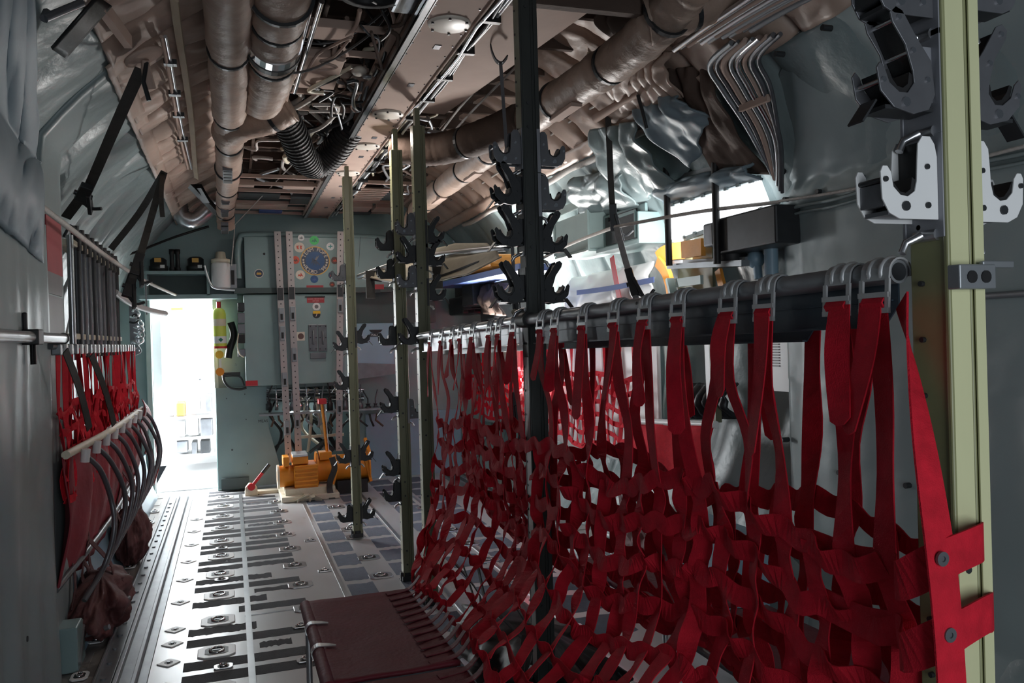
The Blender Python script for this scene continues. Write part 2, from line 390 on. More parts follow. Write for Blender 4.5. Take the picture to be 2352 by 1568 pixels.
# the flight-deck entry behind the doorway
b = MB()
b.span(-1.3, .1, 10.9, 10.95, 0, 2.6); b.span(-.06, -.0, YB + .06, 10.9, 0, 2.6); b.span(-1.3, .1, YB + .06, 10.95, 2.35, 2.4)
struct(b.build('wall_back', 'white'))
b = MB(); b.span(-.78, -.06, 8.9, 10.8, .0, .012); struct(b.build('trim_9', 'floor'))
# bay behind the open space under the cabinets
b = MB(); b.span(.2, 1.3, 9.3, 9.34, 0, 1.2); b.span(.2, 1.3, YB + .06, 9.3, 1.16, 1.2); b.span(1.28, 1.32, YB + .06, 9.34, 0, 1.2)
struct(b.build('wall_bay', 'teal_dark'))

# ---------------------------------------------------------------- near blankets
def sheet(name, label, fn, nu, nv, m, cat='insulation blanket', th=.03, off=1):
    o = MB().grid(fn, nu, nv).build(name, m, solid=th, offset=off); return tag(o, label, cat)
def left_low(a, c):
    yy = 1.0 + 3.04 * a; z = 2.0 * c + .0
    return V((-.775 + nz(yy * 3, z * .8, 1) * .012 - .02 * abs(nz(yy * 6, z * .5, 5)) + (.012 * math.sin(yy * 21) if z < 1.3 else 0) * (1.3 - z), yy, z))
lo = sheet('insulation_blanket', 'smooth pale grey lower wall blanket filling the left edge', left_low, 110, 50, 'panel')
b = MB()
for px, py in ((70, 500), (50, 540), (95, 830), (45, 1035), (95, 1065), (55, 1260), (60, 1468), (90, 615)):
    p = W(px, py, X=-.762); b.cyl(p - V((.006, 0, 0)), p + V((.004, 0, 0)), .011, 10)
b.build('fastener', 'charcoal', lo, label='dark quilting buttons on the lower blanket')
def left_up(a, c):
    z = 1.98 + .90 * c
    x = max(-.80, hull(min(z, 3.1), -1) + .07)
    bl = .07 * max(0, math.sin(PI * min(1, max(0, c) * 2.6 + .02)))
    x += bl + .02 * nz(a * 9, z * 4, 3) + .03 * abs(nz(a * 12 - z * 6, z * 2, 9)) + .03
    yy = 1.0 + (5.15 * -x - 1.0) * a + .02 * math.sin(z * 9)
    return V((x, yy, z - .16 * max(0, a - .55) * (1 - c) * 2))
sheet('insulation_blanket', 'dark bulging upper wall blanket hanging over the left edge', left_up, 110, 50, 'drape')
def left_edge(a, c):
    return V((max(-.788, hull(min(3.1, 2.98 * c + .02), -1) + .02), 4.03 + .43 * a, 2.98 * c + .02))
le = sheet('insulation_blanket', 'narrow grey blanket strip carrying the red and grey placards', left_edge, 6, 30, 'panel')
for nm, m_, px0, px1, py0, py1, lb in (('placard', 'placard', 108, 142, 505, 628, 'faded red placard'), ('placard', 'greyplacard', 106, 142, 628, 676, 'small grey placard'), ('placard', 'greyplacard', 112, 146, 680, 790, 'lined grey instruction placard')):
    p, q = W(px0, (py0 + py1) / 2, X=-.754), W(px1, (py0 + py1) / 2, X=-.754); z0, z1 = W(125, py1, X=-.754).z, W(125, py0, X=-.754).z
    MB().span(-.758, -.753, p.y, q.y, z0, z1).build(nm, m_, le, label=lb)

def right_panel(a, c):
    z = .02 + 2.65 * c
    x = min(2.60, hull(z, 1) - .055)
    y0 = 1.318 * x
    if z > 2.35: y0 += .10 * (z - 2.35) - (.16 * max(0, (z - 2.58) / .09))
    yy = y0 - (y0 - .3) * a
    x += .03 * max(0, 1 - a / .05) + nz(yy * 3, z * 3, 8) * .010 - abs(nz(yy * 6 + z * 5, z * 14, 11)) * .02 * math.exp(-((z - 2.12) / .14) ** 2) - .004 * nz(yy * 9 + 4 * z, z * 8, 2)
    x += .004 * math.sin(yy * 30) * (1 if z < 1.2 else 0)
    if abs(z - 2.03) < .02: x += .012
    return V((x, yy, z))
rp = sheet('insulation_blanket', 'pale grey-green wall blanket behind the cream post', right_panel, 180, 180, 'panel', off=-1)
b = MB()
for px, py in ((1785, 125), (1893, 65), (1804, 458), (1980, 408), (1880, 440), (1808, 540), (1810, 640), (1930, 1085), (2085, 1115), (2095, 1440), (1800, 1010)):
    p = W(px, py, X=2.60); p = W(px, py, X=min(2.59, hull(p.z - .1 * (p.z > 2.3), 1) - .06)); b.cyl(p + V((.03, 0, 0)), p - V((.012, 0, 0)), .012, 10)
b.build('fastener', 'charcoal', rp, label='dark quilting buttons on the pale wall blanket')
p = W(1800, 385, X=2.575); MB().lathe([(.0, 0), (.03, 0), (.042, .012), (.03, .02), (.026, .004), (0, .004)], p, (-1, 0, 0), 18).build('grommet_hole', 'charcoal', rp)
b = MB(); pts = [V((2.575, 3.36 - 3.0 * i / 40, 2.03 + .004 * math.sin(i))) for i in range(41)]; b.tube(pts, .009, 6); b.tube([q + V((0, 0, -.03)) for q in pts], .007, 6)
b.build('piping', 'blanket', rp)
# corrugated stiffening and seams at the far right foreground
b = MB(); b.tube([V((2.575, 2.3, 1.55)), V((2.575, .6, 1.55))], .012, 8); o = tag(b.build('wall_rod', 'alu_dull'), 'thin grey rod along the right wall beside the cream post', 'rod')
# ================================================================ floor fittings
def ring_proto(big, name, label, cat, group):
    t = thing(name, label, cat, (0, 0, 0), group)
    a, c, k = (.085, .082, .03) if big else (.075, .045, .015)
    oc = [(-a + k, -c), (a - k, -c), (a, -c + k), (a, c - k), (a - k, c), (-a + k, c), (-a, c - k), (-a, -c + k)]
    MB().prism(oc, (0, 0, -.0005), (1, 0, 0), (0, 1, 0), .0065).build('plate', 'white' if big else 'alu', t, bevel=.003)
    oc2 = [(x * .62, y * .58) for x, y in oc]
    MB().prism(oc2, (0, 0, .003), (1, 0, 0), (0, 1, 0), .0045).build('pocket', 'black', t, label='black recess of the fitting')
    MB().tube([V((math.cos(q) * a * .36, math.sin(q) * c * .36, .010 + .003 * math.sin(q))) for q in [2 * PI * i / 20 for i in range(21)]], .006, 6, cap=False).build('ring', 'chrome', t)
    MB().box((0, 0, .0095), (a * .5, .014, .006)).build('bolt', 'alu_dull', t)
    return t
ra = ring_proto(True, 'tie_down_ring', 'x', 'tie-down ring', 'white tie-down rings between the floor bars')
for i in range(13):
    y = 2.75 + i * .464
    o = ra if i == 0 else dup(ra, (-.105, y, 0)); o.location = (-.105, y, 0)
    o['label'] = 'white-plated tie-down ring left of the floor strip, %s from the camera' % ORD[i]
rb = ring_proto(True, 'tie_down_ring', 'x', 'tie-down ring', 'tie-down rings right of the floor bars')
for q in rb.children:
    if q.name.startswith('plate'): q.data.materials[0] = M['alu']
rb.scale = (.85, .8, 1)
n = 0
for x, ys, nm in ((.355, [4.62 + .46 * i for i in range(8)], 'silver tie-down ring at the right ends of the dark bars'), (.835, [3.7 + .455 * i for i in range(9)], 'tie-down ring between the blue-grey floor pads'), (1.55, [3.75 + .46 * i for i in range(8)], 'tie-down ring on the floor behind the red net')):
    for i, y in enumerate(ys):
        if abs(y - 6.08) < .12 and x == .835: y += .18
        o = rb if n == 0 else dup(rb, (x, y, 0), 0, None, (.85, .8, 1)); n += 1; o.location = (x, y, 0)
        o['label'] = nm + ', %s from the camera' % ORD[i]
def dia_proto():
    t = thing('floor_socket', 'x', 'floor socket', (0, 0, 0), 'small sockets along the left rail')
    p = []
    for i in range(24):
        q = 2 * PI * i / 24; r_ = .052 / (abs(math.cos(q)) ** 1.0 + abs(math.sin(q)) ** 1.0) ** .9; p.append((r_ * math.cos(q), r_ * math.sin(q)))
    MB().prism(p, (0, 0, -.0005), (1, 0, 0), (0, 1, 0), .005).build('plate', 'white', t, bevel=.002)
    MB().cyl((0, 0, .002), (0, 0, .0056), .019, 14).build('hole', 'black', t)
    MB().cyl((0, 0, .004), (0, 0, .009), .008, 8).build('screw', 'alu_dull', t)
    return t
da = dia_proto()
for i, y in enumerate((3.55, 3.80, 4.08, 4.335, 4.547, 5.02, 5.49, 5.95, 6.44, 6.9, 7.37)):
    o = da if i == 0 else dup(da, (-.312, y, 0)); o.location = (-.312, y, 0)
    o['label'] = 'small diamond floor socket beside the left rail, %s from the camera' % ORD[i]
rc = ring_proto(False, 'floor_latch', 'x', 'floor latch', 'small floor latches')
for i, (px, py) in enumerate(((512, 1533), (508, 1332), (508, 1260), (709, 1430), (745, 1312), (712, 1242), (690, 1440), (702, 1518))):
    p = W(px, py, Z=0); o = rc if i == 0 else dup(rc, p, 0, None, (.55, .6, 1)); o.location = (p.x, p.y, 0.001); o.scale = (.55, .6, 1)
    o['label'] = 'small floor latch ' + ('left of the raised floor strip' if px < 600 else 'right of the raised floor strip') + ', %s from the camera' % ORD[(sorted([q for q in ((512, 1533), (508, 1332), (508, 1260), (709, 1430), (745, 1312), (712, 1242), (690, 1440), (702, 1518)) if (q[0] < 600) == (px < 600)], key=lambda q: -q[1])).index((px, py))]
rw = ring_proto(True, 'tie_down_ring', 'x', 'tie-down ring', 'tie-down rings on the walkway beyond the left rail')
for i in range(9):
    o = rw if i == 0 else dup(rw, (0, 0, 0)); o.location = (-.665, 4.0 + .47 * i, .0255); o.scale = (.42, .6, 1)
    o['label'] = 'small tie-down ring on the left walkway, %s from the camera' % ORD[i]
# ================================================================ stanchions and litter clamps down the middle
PX, PW, PD = 1.0, .052, .07
POSTS = dict(near=(1.0, .94), dark=(1.0, 2.69), front=(1.0, 4.42), back=(.975, 4.92), far=(.84, 6.08))
M['shaded_cream'] = mat('shaded_cream_primer', (.27, .28, .14), .42, var=.14, vs=8, bump=.05, wear=(.13, .14, .07), wt=.68, ws=4)  # near post's cream darkened to olive, shade painted into its sides
def stanchion(key, label, z0, z1, m, neck=None, holes='charcoal'):
    x, y = POSTS[key]; t = thing('stanchion', label, 'stanchion', (x, y, z0))
    b = MB(); b.span(x - PW / 2, x + PW / 2, y - PD / 2, y + PD / 2, z0, z1)
    # raised side lips of the extrusion
    b.span(x + PW / 2 - .006, x + PW / 2 + .010, y - PD / 2 - .004, y - PD / 2 + .012, z0, z1); b.span(x - PW / 2 - .004, x - PW / 2 + .003, y - PD / 2 - .003, y - PD / 2 + .006, z0, z1)
    b.span(x + PW / 2 - .016, x + PW / 2 - .010, y - PD / 2 - .003, y - PD / 2 + .004, z0, z1)
    b.build('post', m, t, bevel=.0025)
    if key in ('front', 'back', 'far'): MB().span(x - PW / 2 - .0045, x - PW / 2 - .001, y - PD / 2 + .004, y + PD / 2 - .004, z0 + .03, z1).build('lit_side_face', 'cream', t, label='narrow side face painted pale for the door light')  # door light painted on the left faces as a cream strip
    h = MB(); z = z0 + .1; k = 0
    while z < z1 - .05:
        h.cyl((x - PW / 2 - .006, y + .012, z), (x - PW / 2 + .002, y + .012, z), .0042, 8)
        if k % 5 in ((0, 1) if key != 'near' else (2,)): h.cyl((x - .006, y - PD / 2 - .0032, z), (x - .006, y - PD / 2 + .002, z), .0055, 10)
        z += .083; k += 1
    h.build('hole', holes, t, label='dark bolt holes')
    bs = MB(); bs.span(x - PW / 2 - .012, x + PW / 2 + .012, y - PD / 2 - .012, y + PD / 2 + .012, z0, z0 + .03); bs.cyl((x, y, z0), (x, y, z0 + .05), .045, 14); bs.build('foot', 'charcoal', t, bevel=.003)
    if neck:
        b = MB(); b.span(x - .014, x + .014, y - .02, y + .02, z1 - .01, neck); b.build('neck', 'olive' if m != 'dark_post' else m, t)
    return t
nearp = stanchion('near', 'pale yellow-green stanchion filling the right foreground', 0.001, 2.72, 'shaded_cream', None)
x, y = POSTS['near']; b = MB(); b.span(x - PW / 2, x + PW / 2 - .016, y - PD / 2 - .002, y - PD / 2, .03, 2.72); b.span(x + PW / 2 - .009, x + PW / 2 + .009, y - PD / 2 - .0055, y - PD / 2 - .003, .03, 2.72); b.build('lit_front_face', 'cream', nearp, label='cream front face painted lighter for the light from aft')  # light from aft painted in: cream front on the darker post
x, y = POSTS['near']
b = MB(); b.span(x - PW / 2 - .004, x + PW / 2 + .012, y - PD / 2 - .022, y - PD / 2 - .0, 1.50, 1.535); b.span(x + PW / 2 - .01, x + PW / 2 + .05, y - PD / 2 - .02, y - PD / 2 - .012, 1.53, 1.54)
st = b.build('stop_block', 'alu_dull', nearp, bevel=.002)
MB().cyl((x - .008, y - PD / 2 - .024, 1.517), (x - .008, y - PD / 2 - .018, 1.517), .009, 12).cyl((x + .018, y - PD / 2 - .024, 1.517), (x + .018, y - PD / 2 - .018, 1.517), .009, 12).build('bolt', 'black', st)
darkp = stanchion('dark', 'nearly black stanchion rising to the roof behind the red net', .001, 2.74, 'dark_post')
b = MB(); x, y = POSTS['dark']; b.span(x - PW / 2 - .003, x - PW / 2 + .001, y - .03, y + .012, .3, 1.38); b.build('flank_strip', 'pinkish', darkp)  # paler strip along the lower left face
b = MB(); b.span(x - PW / 2 - .003, x - PW / 2 + .001, y - .03, y + .025, 2.0, 2.73); b.build('flank_strip', 'olive', darkp)  # olive strip along the upper left face
frontp = stanchion('front', 'olive stanchion at the far end of the red net', .001, 2.62, 'olive', 2.72)
backp = stanchion('back', 'slimmer-looking olive stanchion just left of the net end', .001, 2.60, 'olive', 2.73)
farp = stanchion('far', 'farthest olive stanchion standing on a ring before the orange winch', .02, 2.66, 'olive', 2.74)

JH = [(0, 0), (.07, 0), (.088, .008), (.1, .028), (.102, .066), (.098, .074), (.09, .074), (.084, .066), (.08, .045), (.068, .034), (.055, .032), (.042, .04), (.038, .055), (.036, .085), (.034, .108), (.026, .119), (.012, .119), (.004, .108), (0, .09)]
AH = [(0, .03), (.012, .008), (.04, 0), (.075, .008), (.098, .03), (.104, .062), (.098, .07), (.09, .062), (.082, .042), (.065, .03), (.05, .03), (.038, .045), (.04, .062), (.052, .098), (.074, .128), (.078, .142), (.068, .151), (.056, .146), (.03, .108), (.006, .078)]
PROTO = {}
def clamp(shape, m, loc, rz, label, group, sc_=1.0):
    k = (shape, m)
    if k not in PROTO:
        t = thing('litter_clamp', '', 'litter clamp', (0, 0, 0)); PROTO[k] = t; new = t
        P_ = JH if shape == 'J' else AH
        for s in (-1, 1):
            MB().prism(P_, (.004, s * .024 + .0015, 0), (1, 0, 0), (0, 0, 1), .003).build('hook_plate', m, t, bevel=.0008)
        pad = [(.036, .055), (.04, .038), (.055, .028), (.07, .03), (.083, .044), (.088, .06), (.082, .062), (.076, .05), (.066, .039), (.056, .037), (.047, .043), (.044, .06)]
        MB().prism(pad, (.004, .0225, 0), (1, 0, 0), (0, 0, 1), .045).build('pad', 'black', t, label='black rubber pad in the hook')
        b = MB()
        if shape == 'J': b.span(.02, .028, -.022, .022, .052, .112)
        else: b.bar((.030, 0, .07), (.064, 0, .135), .012, .042, (1, 0, 0))
        b.build('lining', 'black', t)
        b = MB(); b.span(.006, .092, -.022, .022, .006, .012)
        b.span(.086, .1, -.022, .022, .018, .05) if shape == 'J' else b.bar((.1, 0, .02), (.125, 0, -.012), .003, .03, (0, 0, 1))
        b.build('web', 'charcoal' if m != 'white' else 'midgrey', t)
        b = MB()
        for (q, r_) in (((.06, .018), .007), ((.02, .02), .0045), ((.095, .055), .004), ((.02, .075), .004)) if shape == 'J' else (((.055, .016), .007), ((.094, .045), .004), ((.04, .09), .004), ((.064, .135), .004), ((.015, .05), .004)):
            b.cyl((q[0] + .004, -.0285, q[1]), (q[0] + .004, .0285, q[1]), r_, 10)
        b.build('bolt', 'chrome' if m == 'midgrey' else 'charcoal', t)
        b = MB(); b.span(0, .004, -.036, .034, -.025, .125); b.span(-.006, .006, -.040, -.034, -.025, .125); b.span(.002, .02, -.02, .02, .02, .1)
        b.build('mount_plate', 'grey' if m in ('white', 'midgrey') else 'charcoal', t, bevel=.001)
        b = MB(); b.tube([(.01, 0, -.02), (.028, -.012, -.03), (.036, -.012, -.045)], .006, 8); b.cyl((.0, -.02, -.02), (.0, .02, -.02), .009, 10)
        b.build('latch', 'alu', t, label='small silver latch under the hook')
        t.location = loc; t.rotation_euler = (0, 0, rz); t['label'] = label
    else: new = dup(PROTO[k], loc, rz, label)
    new['label'] = label; new['group'] = group; new.scale = (sc_,) * 3
    ORG[new.name] = V(loc); return new
def clamps(key, rows, group):
    x, y = POSTS[key]
    for side, px, py, shape, m, label in rows:
        z = W(px, py, Y=y).z
        clamp(shape, m, (x + side * (PW / 2 + .002), y + .0, z), 0 if side > 0 else PI, label, group)
G = 'litter clamps on the pale near stanchion'
clamps('near', [(-1, 2080, 509, 'J', 'white', 'white hook clamp on the left side of the pale stanchion'),
 (1, 2270, 516, 'J', 'white', 'white hook clamp on the right side of the pale stanchion'),
 (-1, 2080, 274, 'A', 'midgrey', 'grey leaning clamp above the left white hook'),
 (1, 2250, 297, 'A', 'midgrey', 'grey leaning clamp above the right white hook'),
 (-1, 2080, 54, 'J', 'midgrey', 'grey hook clamp cut by the top edge, left of the pale stanchion'),
 (1, 2260, 46, 'J', 'midgrey', 'grey hook clamp cut by the top edge, right of the pale stanchion')], G)
G = 'litter clamps on the dark stanchion'
clamps('dark', [(-1, 1190, 381, 'J', 'midgrey', 'grey hook clamp highest on the left of the dark stanchion'),
 (-1, 1190, 474, 'A', 'charcoal', 'black leaning clamp second from top, left of the dark stanchion'),
 (-1, 1195, 570, 'A', 'charcoal', 'black leaning clamp gripping the canvas roll, left of the dark stanchion'),
 (-1, 1195, 698, 'A', 'charcoal', 'black leaning clamp lowest on the left of the dark stanchion'),
 (1, 1290, 387, 'J', 'midgrey', 'grey hook clamp highest on the right of the dark stanchion'),
 (1, 1290, 486, 'J', 'midgrey', 'grey hook clamp second from top, right of the dark stanchion'),
 (1, 1290, 584, 'A', 'charcoal', 'black leaning clamp third from top, right of the dark stanchion'),
 (1, 1290, 698, 'A', 'charcoal', 'black leaning clamp lowest on the right of the dark stanchion')], G)
G = 'litter clamps on the stanchion at the net end'
clamps('front', [(-1, 945, 540, 'J', 'midgrey', 'grey hook clamp highest on the left of the net-end stanchion'),
 (-1, 945, 606, 'A', 'charcoal', 'black leaning clamp second from top, left of the net-end stanchion'),
 (-1, 945, 660, 'J', 'midgrey', 'grey hook clamp third from top, left of the net-end stanchion'),
 (-1, 950, 792, 'A', 'charcoal', 'black clamp carrying the far end of the silver net rail'),
 (1, 1000, 560, 'A', 'charcoal', 'black leaning clamp highest on the right of the net-end stanchion'),
 (1, 1000, 613, 'A', 'charcoal', 'black leaning clamp over the canvas edge, right of the net-end stanchion'),
 (1, 1000, 692, 'A', 'charcoal', 'black leaning clamp lowest on the right of the net-end stanchion')], G)
G = 'litter clamps on the stanchion left of the net end'
clamps('back', [(-1, 895, 575, 'J', 'charcoal', 'black hook clamp highest on the slim olive stanchion'),
 (-1, 895, 640, 'J', 'charcoal', 'black hook clamp at the canvas, left of the slim olive stanchion'),
 (-1, 895, 793, 'J', 'charcoal', 'black hook clamp at mid height of the slim olive stanchion'),
 (-1, 905, 948, 'A', 'charcoal', 'black leaning clamp below mid height of the slim olive stanchion'),
 (-1, 910, 1092, 'A', 'charcoal', 'black leaning clamp near the floor, left of the slim olive stanchion'),
 (-1, 910, 1150, 'J', 'charcoal', 'black hook clamp lowest on the left of the slim olive stanchion'),
 (1, 955, 960, 'J', 'midgrey', 'grey hook clamp on the right of the slim olive stanchion')], G)
G = 'litter clamps on the farthest stanchion'
clamps('far', [(-1, 785, 645, 'J', 'midgrey', 'grey hook clamp highest on the farthest stanchion'),
 (-1, 785, 806, 'A', 'charcoal', 'black clamp at mid height, left of the farthest stanchion'),
 (1, 820, 790, 'A', 'charcoal', 'black clamp at mid height, right of the farthest stanchion'),
 (-1, 790, 896, 'A', 'charcoal', 'black clamp below mid height, left of the farthest stanchion'),
 (-1, 795, 1064, 'A', 'charcoal', 'black clamp in front of the orange winch, left of the farthest stanchion'),
 (1, 835, 1058, 'A', 'charcoal', 'black clamp in front of the orange winch, right of the farthest stanchion'),
 (-1, 800, 1198, 'J', 'charcoal', 'black hook clamp by the floor, left of the farthest stanchion'),
 (1, 835, 1192, 'A', 'charcoal', 'black clamp by the floor, right of the farthest stanchion')], G)

# ================================================================ seat-back rails with the red webbing nets
def railz(y): return 1.471 + (4.33 - y) * .0229 if y > 2.67 else 1.509 + (2.67 - y) * .0143
def rail(label, y0, y1, x, m, mv, near, dz=0):
    t = thing('seat_back_rail', label, 'rail', (x, (y0 + y1) / 2, railz((y0 + y1) / 2) + dz), 'seat-back rails')
    r = .018
    b = MB(); p, q = V((x, y0, railz(y0) + dz)), V((x, y1, railz(y1) + dz)); b.tube([p, q], r, 20, cap=False); b.tube([q, p], r - .004, 20, cap=False)
    b.ring(p, (q - p), r - .004, r, .001); b.ring(q, (p - q), r - .004, r, .001)
    b.build('tube', m, t)
    d0, d1 = (.03, .0) if near else (.005, .005)
    v = MB(); xs = x + .017
    za, zb = railz(y0) + dz, railz(y1) + dz
    v.prism([(y0 + .02, za), (y0 + .02, za - .05), (y0 + .02 + d0, za - .083), (y1 - .02, zb - .083), (y1 - .02, zb)], (xs, 0, 0), (0, 1, 0), (0, 0, 1), .003)
    v.bar((xs - .004, y0 + .02 + d0, za - .082), (xs - .004, y1 - .02, zb - .082), .004, .012); v.bar((xs - .002, y0 + .03, za - .042), (xs - .002, y1 - .03, zb - .042), .002, .004)
    v.build('valance', mv, t)
    k = MB()
    for i in range(3):
        yy = y0 + (y1 - y0) * (.2 + .3 * i); k.cyl((x - r - .0006, yy, railz(yy) + dz + .004), (x - r + .003, yy, railz(yy) + dz + .004), .004, 8)
    k.build('hole', 'black', t)
    return t
XN, XF = .962, 1.065
rail('dark near half of the seat-back rail on the camera side', .985, 2.62, XN, 'alu_dull', 'valance', True)
rail('bright silver far half of the seat-back rail on the camera side', 2.68, 4.33, XN, 'alu', 'silverval', False)
rail('near seat-back rail on the far side, mostly hidden by the dark valance', 1.30, 2.62, XF, 'alu_dull', 'valance', True, -.02)
rail('far seat-back rail on the far side, hidden behind the silver one', 2.68, 4.33, XF, 'alu_dull', 'silverval', False, -.02)
b = MB(); b.cyl((XN, 2.61, railz(2.65)), (XN, 2.69, railz(2.65)), .027, 14); b.span(XN, 1.0, 2.63, 2.67, railz(2.65) - .02, railz(2.65) + .01); tag(b.build('rail_joint', 'black', bevel=.004), 'black joint block where the two net rails meet', 'bracket')
b = MB(); b.ball((XN + .01, 2.79, railz(2.79) + .035), .014, 12, (1, 1, .8)); b.cyl((XN + .01, 2.79, railz(2.79) + .015), (XN + .01, 2.79, railz(2.79) + .03), .006, 8); tag(b.build('locking_knob', 'offwhite'), 'round pale knob on the rail beside the dark stanchion', 'knob')

CLIPS = [.965 * q for q in (4.134, 3.906, 3.701, 3.551, 3.358, 3.114, 2.992, 2.82, 2.542, 2.413, 2.196, 1.99, 1.817, 1.656, 1.455, 1.333, 1.133, 1.047)]
def smooth(t): t = max(0, min(1, t)); return t * t * (3 - 2 * t)
def seat_net(label, x, s, clips, seed, m, buckle, front_y, rows=8, group='seat-back nets'):
    """s = -1: the net leans to the left-hand seats, +1: to the right-hand ones"""
    rn = random.Random(seed); r = lambda a: rn.uniform(-a, a)
    t = thing('seat_back_net', label, 'net', (x, sum(clips) / len(clips), 1.0), group)
    ya, yb = max(clips), min(clips) - .11
    def S(yt, d):                      # yt: place along the rail, d: metres of net below the first row
        q = d / .80
        far = (yt - yb) / (ya - yb)
        yy = yt - smooth((q - .35) / .65) * max(0, far - .35) * (ya - front_y) * 1.5 * far
        yy = max(yy, yb)
        xx = x + s * (.012 * math.sin(yt * 5 + seed) + .03 * math.sin(PI * min(q, 1)) * math.sin(yt * 3.3 + 1) + .30 * smooth((q - .30) / .70) ** 1.2)
        zz = 1.10 - .03 * far + .03 * math.sin(yt * 7.1 + seed) - d * (1 - .18 * smooth((q - .5) / .5)) 
        return V((xx, yy, zz))
    vs = []
    for i, c in enumerate(clips):
        vs.append((c, True))
        if i + 1 < len(clips) and c - clips[i + 1] > .145: vs.append(((c + clips[i + 1]) / 2 + r(.015), False))
    step = .1
    N = [[S(yt + r(.008), j * step) + V((r(.010), r(.008), r(.008))) for j in range(rows)] for yt, _ in vs]
    for i, (yt, top) in enumerate(vs):
        pts, wd = [], []
        a = r(.35)
        if top:
            z = railz(yt) - .05; xb = x - s * 0 + s * .022
            pts += [V((xb, yt, z)), V((xb + r(.006), yt + r(.01), (z * 2 + N[i][0].z) / 3)), V((x + r(.012), (yt + 2 * N[i][0].y) / 3 + r(.01), (z + 2 * N[i][0].z) / 3))]
            wd += [V((0, 1, 0)), V((r(.2), 1, 0)), V((r(.35), 1, 0))]
        for j in range(rows):
            pts.append(N[i][j]); a2 = a + r(.25); wd.append(V((math.sin(a2), math.cos(a2), 0)))
            if j + 1 < rows:
                pts.append((N[i][j] + N[i][j + 1]) / 2 + V((r(.009), r(.007), 0))); a2 = a + r(.5); wd.append(V((math.sin(a2), math.cos(a2), 0)))
        b = MB(); b.ribbon(pts, wd, .046, .0025, 4); b.build('vertical_strap', m, t)
    # two outer straps at the ends run rail to hem
    for j in range(rows):
        pts, wd = [], []
        for i in range(len(vs)):
            p = N[i][j]; pts.append(p + V((s * .003, 0, 0))); a = r(.25); wd.append(V((math.sin(a) * s, r(.08), math.cos(a))))
            if i + 1 < len(vs):
                q = N[i + 1][j]; g = (p - q).length
                pts.append((p + q) / 2 + V((s * abs(r(.02)) * min(1, g / .12), 0, -.008 - abs(r(.012))))); a = r(.55); wd.append(V((math.sin(a), r(.12), math.cos(a))))
        b = MB(); b.ribbon(pts, wd, .042, .0025, 4); b.build('cross_strap', m, t)
    nb = [k for k, (yt, top) in enumerate(vs) if top]
    bu0 = None
    for k, c in enumerate(clips):
        z0 = railz(c) if s < 0 else railz(c) - .02
        L = rn.uniform(.15, .27); w_ = .046; y_ = c + r(.012); x_ = x + s * .027
        if buckle or k % 2:
            a1, a2 = r(.25), r(.45)
            pts = [V((x_, y_, z0 - .045)), V((x_ + s * .012, y_ + r(.012), z0 - .05 - L * .4)), V((x_ + s * (.012 + abs(r(.02))), y_ + r(.03), z0 - .05 - L))]
            MB().ribbon(pts, [V((0, 1, 0)), V((math.sin(a1), 1, 0)), V((math.sin(a2), 1, 0))], lambda q: .046 * (1 if q < .93 else math.sqrt(max(.05, 1 - ((q - .93) / .075) ** 2))), .0025, 8).build('strap_tail', m, t, label='loose rounded strap end')
        if buckle:
            if bu0 is None:
                o = V((x, c, z0)); b = MB()
                for dy in (-.012, .012): b.tube([o + V((s * .0225 * math.cos(q), dy, .0225 * math.sin(q))) for q in [PI * (1.05 - .13 * i) for i in range(10)]], .004, 6)
                arcp = [o + V((s * .021 * math.cos(q), 0, .021 * math.sin(q))) for q in [PI * (1.1 - .1 * i) for i in range(12)]] + [o + V((s * .0225, 0, -.012))]
                b.ribbon(arcp, V((0, 1, 0)), .058, .003)
                for dy in (-.027, .027): b.bar(o + V((s * .023, dy, -.01)), o + V((s * .026, dy, -.062)), .008, .004, (0, 1, 0))
                for dz in (-.034, -.058): b.bar(o + V((s * .026, -.031, dz)), o + V((s * .026, .031, dz)), .008, .005, (0, 0, 1))
                bu0 = b.build('buckle', 'buckle', t, org=o); bu0.location = o - ORG[t.name]; bo = bu0
            else:
                bo = bu0.copy(); col.objects.link(bo); bo.parent = t; bo.location = V((x, c, z0)) - ORG[t.name]
            bo.data = bo.data
            MB().ribbon([V((x + s * .024, c, z0 - .036)), V((x + s * .031, c, z0 - .046)), V((x + s * .024, c, z0 - .058))], V((0, 1, 0)), .044, .003).build('web_loop', m, t)
    return t, S
n1, S1 = seat_net('slack red webbing net hanging on the camera side of the middle rail', XN, -1, CLIPS, 3, 'red', True, 3.28)
n2, S2 = seat_net('darker red webbing net on the far side of the middle rail', XF, 1, [c - .07 for c in CLIPS if c > 1.06], 11, 'red', False, 3.6)
# end straps of the near net wrapped round the pale stanchion
x, y = POSTS['near']
for k_, ps in enumerate((((2065, 1335, .93), (2163, 1288, .872), (2245, 1252, .872), (2258, 1244, .89), (2259, 1238, .96)), ((2075, 1500, .93), (2180, 1460, .868), (2262, 1415, .872), (2280, 1406, .89), (2282, 1398, .96)))):
    MB().ribbon([S1(1.20, .1 * k_), S1(1.08, .1 * k_), S1(1.0, .1 * k_)] + [W(q[0], q[1], Y=q[2]) for q in ps], [V((0, 0, 1))] * 8, .054, .003, 6).build('cross_strap', 'red', n1)
MB().ribbon([W(q[0], q[1], Y=q[2]) for q in ((2072, 690, .97), (2095, 830, .93), (2130, 1060, .885), (2163, 1285, .866), (2180, 1455, .862), (2192, 1640, .862))], [V((.5, 1, 0)), V((.8, .6, 0)), V((1, .2, 0)), V((1, .05, 0)), V((1, .05, 0)), V((1, .05, 0))], .052, .003, 8).build('vertical_strap', 'red', n1)
b = MB()
